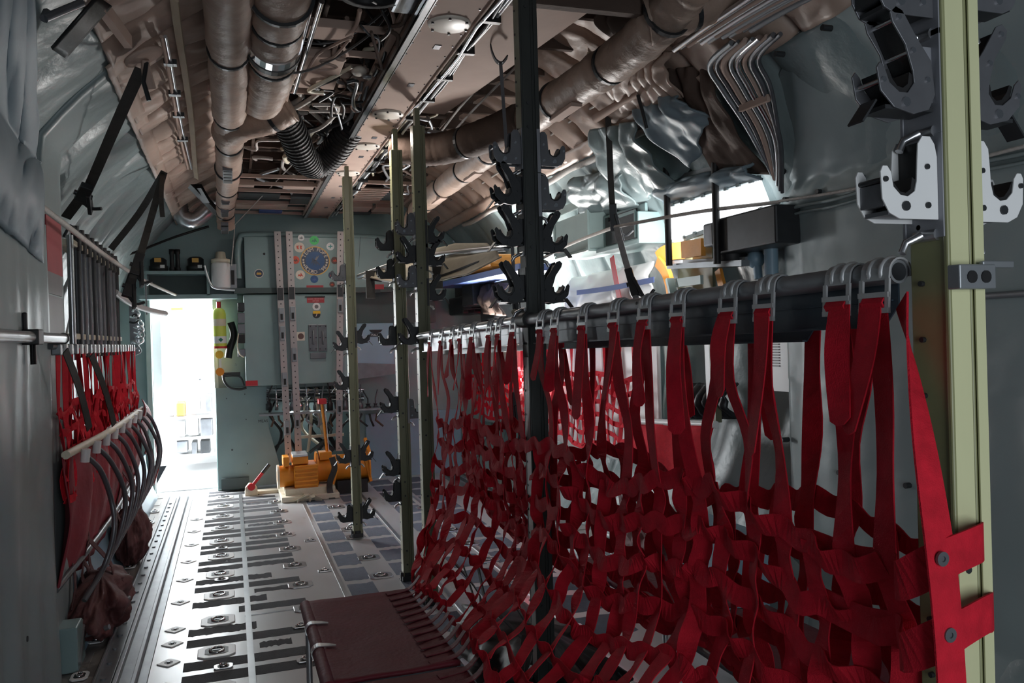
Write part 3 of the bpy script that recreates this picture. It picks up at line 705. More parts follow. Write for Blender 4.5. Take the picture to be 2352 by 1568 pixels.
for px, py in ((2163, 1283), (2181, 1458)): p = W(px, py, Y=.862); b.ring(p, (0, -1, 0), .004, .010, .004, 16); b.cyl(p, p - V((0, .002, 0)), .0045, 10)
b.build('eyelet', 'midgrey', n1, label='grey steel eyelets on the wrapped straps')

# ================================================================ seats along the middle
def seat(label, s, xa, xb, y0, y1, z=.45):
    """xa = free front edge, xb = rear edge at the net"""
    t = thing('troop_seat', label, 'seat', ((xa + xb) / 2, (y0 + y1) / 2, .0), 'folding troop seats along the middle')
    def fn(a, c):
        xx = xa + (xb - xa) * a; yy = y0 + (y1 - y0) * c
        return V((xx, yy, z - .018 * math.sin(PI * a) * math.sin(PI * min(1, max(0, c))) ** .5 + nz(xx * 9, yy * 7, 3) * .004))
    MB().grid(fn, 16, 26).build('seat_cloth', 'maroon', t, solid=.012, offset=-1)
    MB().tube([(xa, y0, z - .016), (xa, y1, z - .016)], .022, 14).build('front_roll', 'maroon', t)
    MB().tube([(xb, y0, z - .02), (xb, y1, z - .02)], .014, 10).build('rear_tube', 'alu_dull', t)
    for yy in (y0 + .02, y1 - .02): MB().tube([(xa, yy, z - .025), (xb, yy, z - .025)], .012, 8).build('spreader', 'alu_dull', t)
    for yy in (y0 + .30, y1 - .28):
        ps = [V((xa + s * .0, yy, z - .016)) + V((-s * .0245 * math.cos(q), 0, .0245 * math.sin(q))) for q in [-.6 + .3 * i for i in range(9)]]
        b = MB().ribbon(ps, V((0, 1, 0)), .03, .003); e = ps[-1]; b.ribbon([e, e + V((s * .03, 0, -.004)), e + V((s * .05, 0, -.008))], V((0, 1, 0)), lambda q: .03 - .018 * q, .003)
        b.build('clip', 'alu', t, label='pale metal clip over the front roll')
    for yy in (y0 + .06, y1 - .10):
        b = MB(); b.tube([(xa, yy, z - .03), (xa, yy, .01)], .012, 10); b.tube([(xa, yy, .03), (xa + s * .012, yy, .001)], .02, 10); b.build('leg', 'alu', t)
    b = MB()
    for i in range(12):
        yy = y0 + (i + .5) * (y1 - y0) / 12
        b.ribbon([V((xb - s * .09, yy, z - .002)), V((xb, yy + .01, z + .006)), V((xb + s * .05, yy + .02, z + .05))], V((0, 1, 0)), .026, .003, 4)
    b.build('lacing', 'maroon', t)
    return t
seat('maroon cloth troop seat with two pale clips below the net', 1, .245, .645, 2.46, 3.27)
seat('next maroon troop seat nearer the camera, cut by the bottom edge', 1, .245, .645, 1.50, 2.42)
seat('maroon troop seat behind both nets, beyond the dark stanchion', -1, 1.80, 1.40, 2.55, 3.35)
seat('maroon troop seat behind both nets, nearer the camera', -1, 1.80, 1.40, 1.55, 2.50)
# ================================================================ forward bulkhead equipment
def pb(b, x0, y0, x1, y1, Y, d):
    a, c, z0, z1 = rect(x0, y0, x1, y1, Y); return b.span(a, c, Y, Y + d, z0, z1)
YC = 8.45
a0, a1, z0, z1 = rect(562, 545, 840, 662, YC)
t = thing('equipment_cabinet', 'upper grey-green cabinet on the bulkhead with round unit stickers', 'cabinet', ((a0 + a1) / 2, YC + .15, z0), 'cabinets on the forward bulkhead')
up_cab = t
pb(MB(), 562, 545, 905, 662, YC, .31).build('body', 'teal', t, bevel=.006)
b = MB(); pb(b, 538, 660, 900, 672, YC - .03, .33); b.build('ledge', 'teal_dark', t)
b = MB(); pts = [W(px, py, Y=YC + .05) for px, py in ((548, 640), (546, 580), (552, 548), (572, 540), (700, 542), (860, 546), (910, 556))]; b.tube(pts, .032, 10, sub=4); b.build('edge_tube', 'teal', t)
b = MB(); p = W(607, 583, Y=YC); b.cyl(p - V((0, .002, 0)), p + V((0, .01, 0)), .012, 12); b.build('hole', 'black', t)
for px, py, qx, qy in ((828, 543, 824, 612),): MB().bar(W(px, py, Y=YC - .001), W(qx, qy, Y=YC - .001), .004, .003).build('seam', 'teal_dark', t)
def disc(par, px, py, rpx, m, name='sticker', Y=YC, k=0, label=None):
    p = W(px, py, Y=Y); r_ = rpx / F * p.y * 1.02
    return MB().cyl(p - V((0, .0012 + k * .001, 0)), p + V((0, .001, 0)), r_, 32).build(name, m, par, label=label), p, r_
def star(b, c, r, d):
    b.prism([(r * (1 if i % 2 == 0 else .42) * math.sin(PI * i / 5), r * (1 if i % 2 == 0 else .42) * math.cos(PI * i / 5)) for i in range(10)][::-1], c, (1, 0, 0), (0, 0, 1), -d)
# big round emblem
e, p, r_ = disc(up_cab, 724, 599, 32, 'st_gold', 'emblem', label='large round emblem with lettering, gold rim and a winged figure')
MB().cyl(p - V((0, .0022, 0)), p, r_ * .93, 40).build('emblem_ring', 'st_navy', e)
MB().cyl(p - V((0, .0030, 0)), p, r_ * .64, 36).build('emblem_field', 'st_blue', e)
b = MB()
def arctext(b, s, c, rr, a0, a1, size, flip=False):
    for i, ch in enumerate(s):
        if ch == ' ': continue
        q = a0 + (a1 - a0) * i / (len(s) - 1); d = V((math.sin(q), 0, math.cos(q)))
        u = V((math.cos(q), 0, -math.sin(q))); v = d
        if flip: u, v = -u, -v
        b.text(ch, c + d * rr - V((0, .0026, 0)), u, v, size)
arctext(b, 'TEAM POPE', p, r_ * .78, -1.15, 1.15, r_ * .36)
arctext(b, "RODEO '98", p, r_ * .78, PI + .95, PI - .95, r_ * .36, True)
b.build('emblem_lettering', 'st_cream', e)
b = MB()
for i, q in enumerate((-1.95, -1.72, -1.49, 1.95, 1.72, 1.49)): star(b, p + V((math.sin(q) * r_ * .79, -.0034, math.cos(q) * r_ * .79)), r_ * .10, .0006)
b.build('emblem_star', 'st_cream', e)
b = MB(); o = p - V((0, .0036, 0)); ux, uz = (r_, 0, 0), (0, 0, r_)
b.prism([(-.05, .0), (.12, .05), (.30, .42), (.18, .30), (.10, .22), (.16, .40), (.02, .18)], o, ux, uz, -.0006)
b.build('emblem_wing', 'greystrap', e)
b = MB(); b.prism([(-.22, .16), (-.12, .2), (-.08, .08), (.1, .02), (.22, -.12), (.36, -.34), (.26, -.3), (.1, -.14), (.06, -.38), (-.02, -.14), (-.16, -.34), (-.12, -.08), (-.3, -.22), (-.2, .02)], o, ux, uz, -.0007); b.build('emblem_figure', 'st_navy', e)
for px, py, r0, m1, m2, lb in ((688, 568, 11, 'st_cream', 'st_red', 'round cream sticker with red marks left of the emblem'), (722, 552, 10, 'st_green', 'green', 'bright green sticker above the emblem'), (759, 566, 8.5, 'white', 'st_teal', 'white sticker with a teal mark right of the emblem'), (679, 597, 8.5, 'st_red', 'st_brown', 'red-orange sticker left of the emblem'), (769, 598, 8, 'st_brown', 'st_red', 'dark round sticker right of the emblem'), (690, 631, 10, 'st_cream', 'st_red', 'cream sticker with red and black mark below left of the emblem'), (722, 641, 8.5, 'st_blue', 'bluestrap', 'small blue sticker under the emblem'), (762, 632, 7.5, 'st_navy', 'st_red', 'dark sticker below right of the emblem'), (763, 653, 6, 'st_brown', 'st_red', 'small brown sticker at the lower right'), (595, 628, 9.5, 'st_cream', 'st_navy', 'round navy and gold sticker alone on the left'), (692, 546, 7, 'white', 'greyplacard', 'pale oval sticker at the top')):
    s_, p, r_ = disc(up_cab, px, py, r0, m1, label=lb)
    b = MB(); o = p - V((0, .0018, 0)); ux, uz = (r_, 0, 0), (0, 0, r_)
    if m2 == 'st_navy': MB().cyl(p - V((0, .0018, 0)), p, r_ * .85, 24).build('sticker_field', 'st_navy', s_); b.prism([(-.5, -.3), (.5, -.3), (.55, .05), (.2, .3), (.05, .1), (-.2, .3), (-.5, .1)], p - V((0, .0024, 0)), ux, uz, -.0006); m2 = 'st_gold'
    elif m2 == 'st_teal': b.prism([(-.1, .5), (.2, .5), (.15, .15), (.55, .2), (.5, -.15), (.1, -.1), (.1, -.5), (-.2, -.5), (-.15, -.1), (-.55, -.2), (-.5, .15), (-.1, .1)], o, ux, uz, -.0006)
    elif lb.startswith('round cream'): b.prism([(-.6, .3), (-.1, .4), (-.2, .0), (-.05, -.4), (-.5, -.3)], o, ux, uz, -.0006); b.prism([(.1, .4), (.55, .3), (.4, .0), (.5, -.4), (.1, -.3)], o, ux, uz, -.0006)
    else: b.prism([(-.6, -.4), (-.3, .2), (0, -.1), (.1, .5), (.35, .1), (.65, -.4), (.2, -.2), (0, -.5), (-.2, -.2)], o, ux, uz, -.0006)
    b.build('sticker_mark', m2, s_)
b = MB(); pb(b, 704, 655, 743, 663, YC - .002, .003); q = b.build('warning_label', 'placard', up_cab, label='red warning label on the upper cabinet')
pb(MB(), 846, 653, 882, 664, YC - .034, .003).build('warning_label', 'placard', up_cab, label='red warning label under the canvas roll')
pb(MB(), 850, 665, 874, 672, YC - .036, .003).build('name_plate', 'charcoal', up_cab)

a0, a1, z0, z1 = rect(562, 675, 815, 882, YC)
lowc = t = thing('equipment_cabinet', 'lower grey-green cabinet with red labels and a grey hatch plate', 'cabinet', ((a0 + a1) / 2, YC + .15, z0), 'cabinets on the forward bulkhead')
pb(MB(), 562, 675, 818, 882, YC, .31).build('body', 'teal', t, bevel=.008)
pb(MB(), 564, 874, 592, 886, YC - .003, .004).build('warning_label', 'redpaint', t, label='small red label at the lower left corner')
l_ = pb(MB(), 705, 683, 745, 695, YC - .003, .004).build('warning_label', 'placard', t, label='red warning label below the seam')
b = MB(); p = W(725, 686.5, Y=YC - .004); b.text('WARNING - FIRE PORT DOOR', p, (1, 0, 0), (0, 0, 1), .0115); b.text('KEEP CLEAR', p - V((0, 0, .020)), (1, 0, 0), (0, 0, 1), .0115); b.build('label_lettering', 'white', l_)
pb(MB(), 701, 680, 747, 682.5, YC - .01, .012).build('lip', 'black', t)
s_, p, r_ = disc(t, 727, 704, 8.5, 'white', label='white round sticker under the red label'); MB().cyl(p - V((0, .0018, 0)), p, r_ * .5, 16).build('sticker_mark', 'greyplacard', s_)
s_, p, r_ = disc(t, 727, 722, 8.5, 'charcoal', label='dark shield sticker under the white one'); MB().text('7', p - V((0, .0016, 0.004)), (1, 0, 0), (0, 0, 1), r_ * 1.5).build('sticker_mark', 'st_cream', s_)
pb(MB(), 719, 714, 736, 720, YC - .003, .004).build('sticker', 'yellow', t)
q = pb(MB(), 682, 762, 700, 782, YC - .002, .003).build('sticker', 'st_cream', t, label='square cream sticker with a round seal'); s_, p, r_ = disc(q, 691, 772, 6.5, 'st_brown', 'sticker_field', k=2)
hp = MB(); pb(hp, 709, 745, 729, 806, YC - .012, .014); pb(hp, 731, 745, 751, 806, YC - .012, .014); hp = hp.build('hatch_plate', 'midgrey', t, bevel=.003, label='grey double hatch plate with two handles')
b = MB()
for px in (719, 741): p, q = W(px, 760, Y=YC - .015), W(px + 1, 790, Y=YC - .015); b.tube([p, p - V((0, .03, .01)), q - V((0, .03, -.01)), q], .008, 8)
b.build('handle', 'alu_dull', hp)
b = MB()
for px in (713, 726, 735, 748):
    for py in (749, 775, 801): p = W(px, py, Y=YC - .012); b.cyl(p - V((0, .004, 0)), p, .007, 8)
b.build('bolt', 'charcoal', hp)
pb(MB(), 713, 810, 749, 823, YC - .02, .022).build('lock_box', 'midgrey', t, bevel=.003)
p = W(610, 718, Y=YC - .001); MB().text('42-56', p, (1, 0, 0), (0, 0, 1), .03).build('stencil', 'st_teal', t) if False else None

# three stowed seat posts in front of the cabinets
G = 'stowed posts in front of the cabinets'
def stowed(label, px0, py0, px1, py1, Y, m, slots, wpx=13):
    p, q = W(px0, py0, Y=Y), W(px1, py1, Y=Y - .0); wd = wpx / F * Y
    t = thing('stowed_post', label, 'post', q, G)
    b = MB(); b.bar(p, q, .035, wd, (0, 1, 0)); b.bar(p + V((-wd * .5, -.008, 0)), q + V((-wd * .5, -.008, 0)), .012, .006, (0, 1, 0)); b.bar(p + V((wd * .5, -.008, 0)), q + V((wd * .5, -.008, 0)), .012, .006, (0, 1, 0)); b.build('post', m, t)
    b = MB()
    for i in range(40):
        c = p.lerp(q, (i + .5) / 40); b.cyl(c - V((0, .0192, 0)), c + V((0, .002, 0)), .0065, 8)
    b.build('hole', 'charcoal', t)
    for f in slots:
        c = p.lerp(q, f); l_ = MB().span(c.x - wd * .42, c.x + wd * .42, c.y - .032, c.y - .016, c.z - .07, c.z + .07).build('latch', 'alu_dull', t, bevel=.004)
        MB().span(c.x - wd * .2, c.x + wd * .2, c.y - .036, c.y - .03, c.z - .05, c.z + .01).build('slot', 'black', l_)
    pp = p.lerp(q, .27); MB().span(pp.x - wd * .45, pp.x + wd * .45, pp.y - .024, pp.y - .012, pp.z - .06, pp.z + .06).build('cover', 'charcoal', t)
stowed('leftmost pale stowed post before the bulkhead cabinets', 637, 532, 663, 1062, 8.36, 'cream_post' if False else 'pinkish', (.36, .44, .64, .85))
stowed('middle stowed post, just left of the round emblem', 664, 532, 686, 1055, 8.36, 'pinkish', (.36, .54, .83))
stowed('right stowed post, right of the round emblem', 782, 532, 778, 1035, 8.36, 'pinkish', (.34, .80))

# right-hand lower cabinet with dark recess and file box
t = thing('equipment_cabinet', 'blue-grey cabinet right of the centre with a half-round handle', 'cabinet', (1.35, 8.5, 1.0), 'cabinets on the forward bulkhead')
pb(MB(), 815, 742, 905, 845, 8.42, .3).build('body', 'blue', t, bevel=.006)
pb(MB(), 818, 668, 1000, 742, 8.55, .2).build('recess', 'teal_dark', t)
p = W(863, 757, Y=8.42); MB().prism([(-.07, .0), (.07, 0), (.05, -.025), (.02, -.035), (-.02, -.035), (-.05, -.025)], p - V((0, .003, 0)), (1, 0, 0), (0, 0, 1), -.006).build('grip', 'black', t)
q = pb(MB(), 850, 765, 876, 773, 8.415, .006).build('name_plate', 'charcoal', t); p = W(863, 769, Y=8.414); MB().text('PULL UP', p, (1, 0, 0), (0, 0, 1), .024).build('label_lettering', 'white', q)
b = MB(); b.prism([(0, 0), (.42, -.03), (.42, -.13), (0, -.17)], W(815, 833, Y=8.40), (1, 0, 0), (0, 0, 1), -.05); b.build('lower_flap', 'midgrey', t)
b = MB(); pb(b, 842, 945, 1060, 1118, YB - .05, .05); tag(b.build('wall_panel', 'blue', bevel=.004), 'pale blue-grey lower wall panel right of the orange winch', 'panel')
b = MB(); pb(b, 498, 890, 560, 1124, YB - .04, .04); a0, a1, z0, z1 = rect(498, 890, 640, 1124, YB - .045)
b = MB(); b.prism([(a0, 0.02), (a0, 1.03), (.335, 1.03), (.345, .6), (.43, .25), (.47, 0.02)], (0, YB - .045, 0), (1, 0, 0), (0, 0, 1), -.03)
t = b.build('wall_panel', 'teal', bevel=.003); tag(t, 'grey-green lower wall panel with a curved edge right of the doorway', 'panel')
b = MB()
for px, py in ((533, 1033), (565, 963), (568, 1065), (562, 905), (520, 915)): p = W(px, py, Y=YB - .076); b.cyl(p - V((0, .003, 0)), p + V((0, .01, 0)), .010 if px == 533 else .006, 10)
b.build('screw', 'teal_dark', t); p = W(604, 967, Y=YB - .077); MB().text('MEAS', p, (1, 0, 0), (0, 0, 1), .04).build('stencil', 'black', t)
b = MB(); pb(b, 508, 1098, 572, 1122, 8.66, .03); tag(b.build('floor_vent', 'teal_dark'), 'dark vent opening at the foot of the grey-green panel', 'vent')

# hydraulic bay: shelves of valves and pipes behind the posts
t = thing('hydraulic_manifold', 'row of valves and fittings on a shelf under the cabinets', 'manifold', (.75, 8.6, .85))
pb(MB(), 596, 944, 890, 948, 8.45, .2).build('shelf', 'alu_dull', t)
rn = random.Random(5)
for i in range(15):
    px = 618 + i * 17.5; h_ = rn.uniform(14, 34); b = MB(); p = W(px, 942, Y=8.5 + rn.uniform(0, .12))
    rr = rn.uniform(.016, .036); hh = h_ / F * 8.4
    b.lathe([(0, 0), (rr, 0), (rr, hh * .55), (rr * .6, hh * .6), (rr * .6, hh * .9), (rr * .8, hh * .92), (rr * .8, hh), (0, hh)], p, n=10)
    b.tube([p + V((0, 0, hh)), p + V((.0, 0, hh + .05)), p + V((rn.uniform(-.05, .05), .03, hh + .14))], .007, 6)
    b.build('valve', rn.choice(['alu_dull', 'chrome', 'midgrey', 'offwhite', 'charcoal']), t)
    b = MB(); q = W(px + 3, 950, Y=8.5); b.tube([q, q - V((rn.uniform(-.03, .03), .02, .06)), q - V((rn.uniform(-.08, .08), 0, .13))], .011, 7); b.build('hose', rn.choice(['charcoal', 'brown', 'alu_dull', 'black']), t)
for i in range(7):
    y_ = 894 + i * 4; b = MB(); b.tube([W(612, y_, Y=8.7), W(700, y_ + rn.uniform(-5, 5), Y=8.68), W(835, y_, Y=8.7)], .008, 6, sub=3); b.build('pipe', rn.choice(['alu_dull', 'charcoal', 'teal_dark', 'chrome']), t)
t = thing('hose_bundle', 'tangle of black and white hoses in the open bay behind the winch', 'hoses', (.75, 8.9, .5))
for i in range(12):
    b = MB(); xs = rn.uniform(.38, 1.15); pts = [V((xs, 8.75 + rn.uniform(0, .3), .98))]
    for k in range(3): pts.append(V((xs + rn.uniform(-.2, .2), 8.75 + rn.uniform(0, .3), .75 - .22 * k)))
    b.tube(pts, rn.uniform(.010, .026), 8, sub=5); b.build('hose', rn.choice(['black', 'charcoal', 'offwhite', 'midgrey', 'teal_dark']), t)
b = MB(); pb(b, 690, 998, 790, 1004, 8.8, .04); b.build('bracket', 'offwhite', t)
area('bay_light', (.75, 9.1, .9), (.75, 8.9, .2), .4, .1, 5, (.9, .97, 1))

# orange winch
t = thing('cargo_winch', 'orange cargo winch standing on the floor before the bulkhead', 'winch', (.75, 7.95, .06))
YW = 7.85
b = MB(); pb(b, 676, 1068, 731, 1132, YW, .34); b.build('gearbox', 'orange', t, bevel=.012)
b = MB()
for i in range(6): pb(b, 677, 1074 + i * 9.5, 730, 1079 + i * 9.5, YW - .012, .02)
b.build('rib', 'orange', t, bevel=.004)
b = MB(); c = W(660, 1093, Y=YW + .15); b.cyl(c - V((.09, 0, 0)), c + V((.10, 0, 0)), .10, 24); b.build('motor', 'orange', t, bevel=.006)
b = MB(); b.ring(c - V((.095, 0, 0)), (1, 0, 0), .06, .112, .02, 24); b.build('motor_flange', 'offwhite', t)
b = MB(); pb(b, 650, 1050, 664, 1072, YW + .05, .2); pb(b, 672, 1048, 708, 1066, YW + .02, .25); b.build('housing', 'orange', t, bevel=.006)
pb(MB(), 672, 1043, 707, 1049, YW + .0, .25).build('cap', 'alu', t, bevel=.004)
b = MB(); c = W(790, 1072, Y=YW + .22); b.cyl(c - V((.26, 0, 0)), c + V((.22, 0, 0)), .125, 28); b.build('drum', 'orange', t)
for q, nm in ((-.27, 'drum_flange'), (.22, 'drum_flange')): MB().ring(c + V((q, 0, 0)), (1, 0, 0), .02, .17, .016, 28).build(nm, 'orange', t)
b = MB(); pb(b, 734, 1038, 762, 1056, YW + .1, .15); b.bar(W(836, 1040, Y=YW + .1), W(852, 1105, Y=YW + .1), .03, .03); b.bar(W(838, 1006, Y=YW + .3), W(850, 1045, Y=YW + .2), .03, .03); b.bar(W(770, 1078, Y=YW + .08), W(758, 1125, Y=YW + .08), .05, .04); b.build('bracket', 'orange', t, bevel=.004)
b = MB(); pb(b, 655, 1120, 770, 1135, YW - .02, .5); b.span(.40, .92, YW - .1, YW + .55, .004, .05); b.build('base_frame', 'offwhite', t, bevel=.004)
b = MB(); pb(b, 775, 1102, 845, 1140, YW + .1, .3); b.build('underside', 'black', t)
b = MB(); ps = [W(762, 1050, Y=YW - .02), W(768, 1075, Y=YW - .05), W(758, 1105, Y=YW - .05), W(757, 1125, Y=YW - .04), W(764, 1150, Y=YW - .12)]; b.ribbon(ps, V((1, 0, 0)), .055, .01, 6); b.build('strap', 'strap', t)
tl = thing('lever', 'red-topped lever rising above the orange winch', 'lever', W(752, 1046, Y=YW + .15))
MB().bar(W(752, 1046, Y=YW + .15), W(739, 928, Y=YW + .1), .018, .018).build('arm', 'orange', tl); MB().bar(W(756, 1046, Y=YW + .13), W(746, 930, Y=YW + .09), .006, .006).build('cable', 'white', tl)
b = MB(); pb(b, 731, 916, 750, 928, YW + .05, .1); b.build('knob', 'redpaint', tl, bevel=.005)
# jack with a red handle on the floor
t = thing('floor_jack', 'small jack with a tilted red handle on the floor by the winch', 'jack', W(577, 1136, Z=0))
b = MB(); o = W(577, 1136, Z=0); b.prism([(-.06, 0), (.06, 0), (.055, .07), (.03, .11), (-.02, .12), (-.055, .08)], o, (1, 0, 0), (0, 0, 1), .06); b.span(o.x - .06, o.x + .75, o.y - .02, o.y + .1, 0, .03); b.build('body', 'offwhite', t, bevel=.004)
p, q = W(577, 1118, Y=o.y - .07), W(618, 1066, Y=o.y - .07); k = p.lerp(q, .62)
b = MB(); b.bar(p, k, .03, .022); b.cyl(p - V((0, .012, 0)), p + V((0, .02, 0)), .035, 14); b.build('lever_arm', 'redpaint', t, bevel=.003); MB().cyl(k, q, .018, 10).build('grip', 'charcoal', t)
b = MB(); o = W(700, 1150, Z=0)
for i in range(5): b.ribbon([o + V((R(-.1, .1), R(-.1, .1), .02)), o + V((R(-.1, .1), R(-.1, .1), .05)), o + V((R(-.2, .2), R(-.1, .1), .006))], V((R(-1, 1), R(-1, 1), .3)), .05, .006, 6)
tag(b.build('floor_rag', 'offwhite'), 'crumpled pale rag on the floor under the orange winch', 'rag')

# fire extinguisher, telephone cable and small boxes at the door jamb
t = thing('fire_extinguisher', 'yellow-green extinguisher bottle hanging beside the bright doorway', 'fire extinguisher', W(507, 835, Y=8.58))
p = W(505, 800, Y=8.58); hh = .40; rr = .066
MB().lathe([(0, 0), (rr * .9, 0), (rr, .02), (rr, hh - .06), (rr * .8, hh - .02), (rr * .3, hh), (0, hh)], p, n=22).build('bottle', 'yellowgreen', t)
MB().lathe([(rr + .001, .05), (rr + .001, .12)], p, n=22).build('band', 'white', t); MB().lathe([(rr + .002, .0), (rr + .002, .022)], p, n=22).build('band', 'redpaint', t); MB().lathe([(rr + .001, .22), (rr + .001, .29)], p, n=22).build('label_band', 'offwhite', t)
b = MB(); o = p + V((-.0, -rr - .003, .17)); b.prism([(-.022, 0), (0, -.022), (.022, 0), (0, .022)], p + V((.012, -rr * 1.0 - .002, .085)), (1, 0, 0), (0, 0, 1), -.003); b.build('label_mark', 'green', t)
b = MB(); b.cyl(p + V((0, 0, hh)), p + V((0, 0, hh + .06)), .022, 12); b.build('valve', 'redpaint', t)
b = MB(); b.bar(p + V((-.02, 0, hh + .07)), p + V((.10, 0, hh + .10)), .012, .02); b.build('handle', 'alu', t); b = MB(); q = p + V((-.005, -.03, -.06)); b.cyl(q, q + V((0, .02, 0)), .04, 18); b.build('seal_tag', 'yellow', t); q = q - V((0, 0, .17)); MB().cyl(q, q + V((0, .02, 0)), .04, 18).build('seal_tag', 'orange', t)
MB().bar(p + V((.0, -.02, -.08)), p + V((.0, -.02, -.2)), .02, .01).build('tag_strip', 'white', t)
t = thing('switch_column', 'column of small black connector boxes on the cabinet edge', 'switch boxes', W(555, 840, Y=8.5))
for py, hh_ in ((705, 20), (730, 24), (755, 22), (778, 20), (810, 18)): b = MB(); pb(b, 546, py - hh_ / 2, 563, py + hh_ / 2, 8.45, .1); b.build('box', rnd.choice(['charcoal', 'midgrey', 'black']), t, bevel=.004)
MB().tube([W(px, py, Y=8.43) for px, py in ((548, 765), (545, 790), (550, 812), (560, 820))], .006, 6, sub=4).build('wire', 'offwhite', t)
b = MB(); b.tube([W(px, py, Y=8.6) for px, py in ((512, 858), (515, 875), (528, 890), (550, 894), (566, 890))], .012, 8, sub=5); b.tube([W(px, py, Y=8.58) for px, py in ((512, 858), (530, 862), (552, 866), (560, 885))], .010, 8, sub=5); pb(b, 512, 855, 552, 865, 8.62, .08); tag(b.build('cable_loop', 'charcoal'), 'drooping dark cable loop right of the extinguisher', 'cable')
b = MB(); b.tube([W(px, py, Y=8.6) for px, py in ((530, 740), (537, 770), (528, 800), (524, 822))], .035, 8, sub=4); tag(b.build('rubber_hose', 'black'), 'thick black rubber hose behind the extinguisher', 'hose')

# shelf over the doorway with black canisters and the white water jug
t = thing('wall_shelf', 'grey-green shelf unit over the bright doorway', 'shelf', W(410, 680, Y=8.6))
b = MB(); pb(b, 330, 622, 480, 629, 8.45, .3); pb(b, 318, 676, 545, 686, 8.5, .25); b.build('board', 'teal', t); b = MB(); pb(b, 475, 629, 482, 678, 8.5, .2); pb(b, 330, 629, 338, 676, 8.5, .2); b.build('upright', 'teal', t)
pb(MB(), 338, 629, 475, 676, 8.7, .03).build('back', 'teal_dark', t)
sp = W(410, 622, Y=8.5).z
G = 'black boxes on the shelf over the doorway'
for px0, px1, py, lb in ((343, 382, 590, 'left black radio canister on the shelf over the doorway'), (430, 468, 588, 'right black radio canister on the shelf over the doorway')):
    a0, a1, z0, z1 = rect(px0, py, px1, 621, 8.5); t = thing('radio_canister', lb, 'canister', ((a0 + a1) / 2, 8.58, z0), G)
    MB().lathe([(0, 0), (.085, 0), (.085, .05), (.075, .055), (.075, z1 - z0 - .02), (.05, z1 - z0), (0, z1 - z0)], ((a0 + a1) / 2, 8.59, sp + .003), n=20).build('body', 'charcoal', t)
    MB().box(((a0 + a1) / 2, 8.51, z0 + .1), (.06, .006, .04)).build('label', 'st_gold', t); MB().box(((a0 + a1) / 2 + .04, 8.51, z0 + .04), (.04, .006, .03)).build('label', 'white', t)
for i, px in enumerate((396, 409)):
    b = MB(); p = W(px, 621, Y=8.56); b.lathe([(0, 0), (.026, 0), (.026, .03), (.02, .04), (.02, .16), (.026, .17), (.026, .21), (0, .21)], V((p.x, 8.56, sp + .003)), n=14); tag(b.build('black_bottle', 'black'), ('left' if i == 0 else 'right') + ' slim black bottle between the two canisters', 'bottle', 'bottles on the shelf over the doorway')
t = thing('water_jug', 'white water jug strapped in a wire holder on the bulkhead', 'water jug', W(515, 660, Y=8.4))
a0, a1, z0, z1 = rect(489, 604, 527, 662, 8.4); c = V(((a0 + a1) / 2, 8.45, z0 + .005))
b = MB(); h_ = z1 - z0; b.lathe([(0, 0), (.085, 0), (.09, .01), (.09, h_ * .93), (.08, h_), (0, h_)], c, n=26); b.build('body', 'white', t)
MB().lathe([(0, h_), (.088, h_), (.088, h_ + .035), (.05, h_ + .045), (.045, h_ + .10), (.03, h_ + .11), (0, h_ + .11)], c, n=26).build('lid', 'offwhite', t)
b = MB(); pb(b, 527, 606, 544, 662, 8.42, .1); b.build('bracket', 'alu_dull', t, bevel=.004); b = MB(); p = W(535, 637, Y=8.41); b.span(p.x - .015, p.x + .015, 8.405, 8.425, p.z - .07, p.z + .07); b.build('slot', 'black', t)
MB().tube([W(px, py, Y=8.38) for px, py in ((470, 610), (477, 635), (486, 655), (500, 662), (540, 666))], .012, 8, sub=4).build('wire_holder', 'alu', t)
a_ = [W(*q[:2], Y=8.36) for q in ((540, 520), (532, 610))]
# pull cord from roof to switch
b = MB(); b.tube([W(1010, 0, Y=4.2, ), W(790, 255, Y=5.8), W(540, 516, Y=8.3)], .0045, 6); b.tube([W(540, 516, Y=8.3), W(532, 610, Y=8.36)], .005, 6); b.tube([W(540, 516, Y=8.3), W(470, 478, Y=8.2)], .005, 6)
tag(b.build('pull_cord', 'rope'), 'thin taut cord running from the roof down to the white jug', 'cord')
# doorway interior furnishings (blown out by daylight)
t = thing('galley_unit', 'overexposed white galley cabinet seen through the doorway', 'cabinet', (-.45, 10.4, 0))
Yg = 10.3
pb(MB(), 370, 700, 500, 890, Yg, .4).build('body', 'white', t, bevel=.01)
b = MB(); pb(b, 372, 770, 422, 780, Yg - .01, .02); pb(b, 456, 770, 459, 872, Yg - .01, .02); pb(b, 456, 870, 486, 872, Yg - .01, .02); b.build('seam', 'placard' if False else 'midgrey', t)
q = pb(MB(), 393, 706, 420, 712, Yg - .012, .012).build('label', 'yellow', t); p = W(406, 709, Y=Yg - .014); MB().text('EXIT', p, (1, 0, 0), (0, 0, 1), .02).build('label_lettering', 'black', q) if False else None
t = thing('equipment_rack', 'white open rack of electronic boxes seen through the doorway', 'rack', (-.45, 10.2, 0))
b = MB()
for py in (957, 1005, 1045): pb(b, 362, py, 492, py + 5, 10.05, .5)
pb(b, 400, 900, 404, 1045, 10.05, .04); b.build('shelf', 'white', t)
for i, (x0, y0, x1, y1, m_) in enumerate(((432, 905, 460, 945, 'white'), (470, 905, 486, 945, 'midgrey'), (368, 912, 398, 955, 'white'), (404, 925, 424, 955, 'orangecloth'), (432, 962, 455, 1000, 'white'), (460, 962, 488, 1003, 'midgrey'), (400, 968, 424, 1003, 'white'), (440, 1015, 452, 1043, 'midgrey'), (460, 1012, 482, 1043, 'charcoal'), (400, 1014, 430, 1040, 'grey'))):
    b = MB(); pb(b, x0, y0, x1, y1, 10.1, .3); b.build('electronic_box', m_, t, bevel=.01)
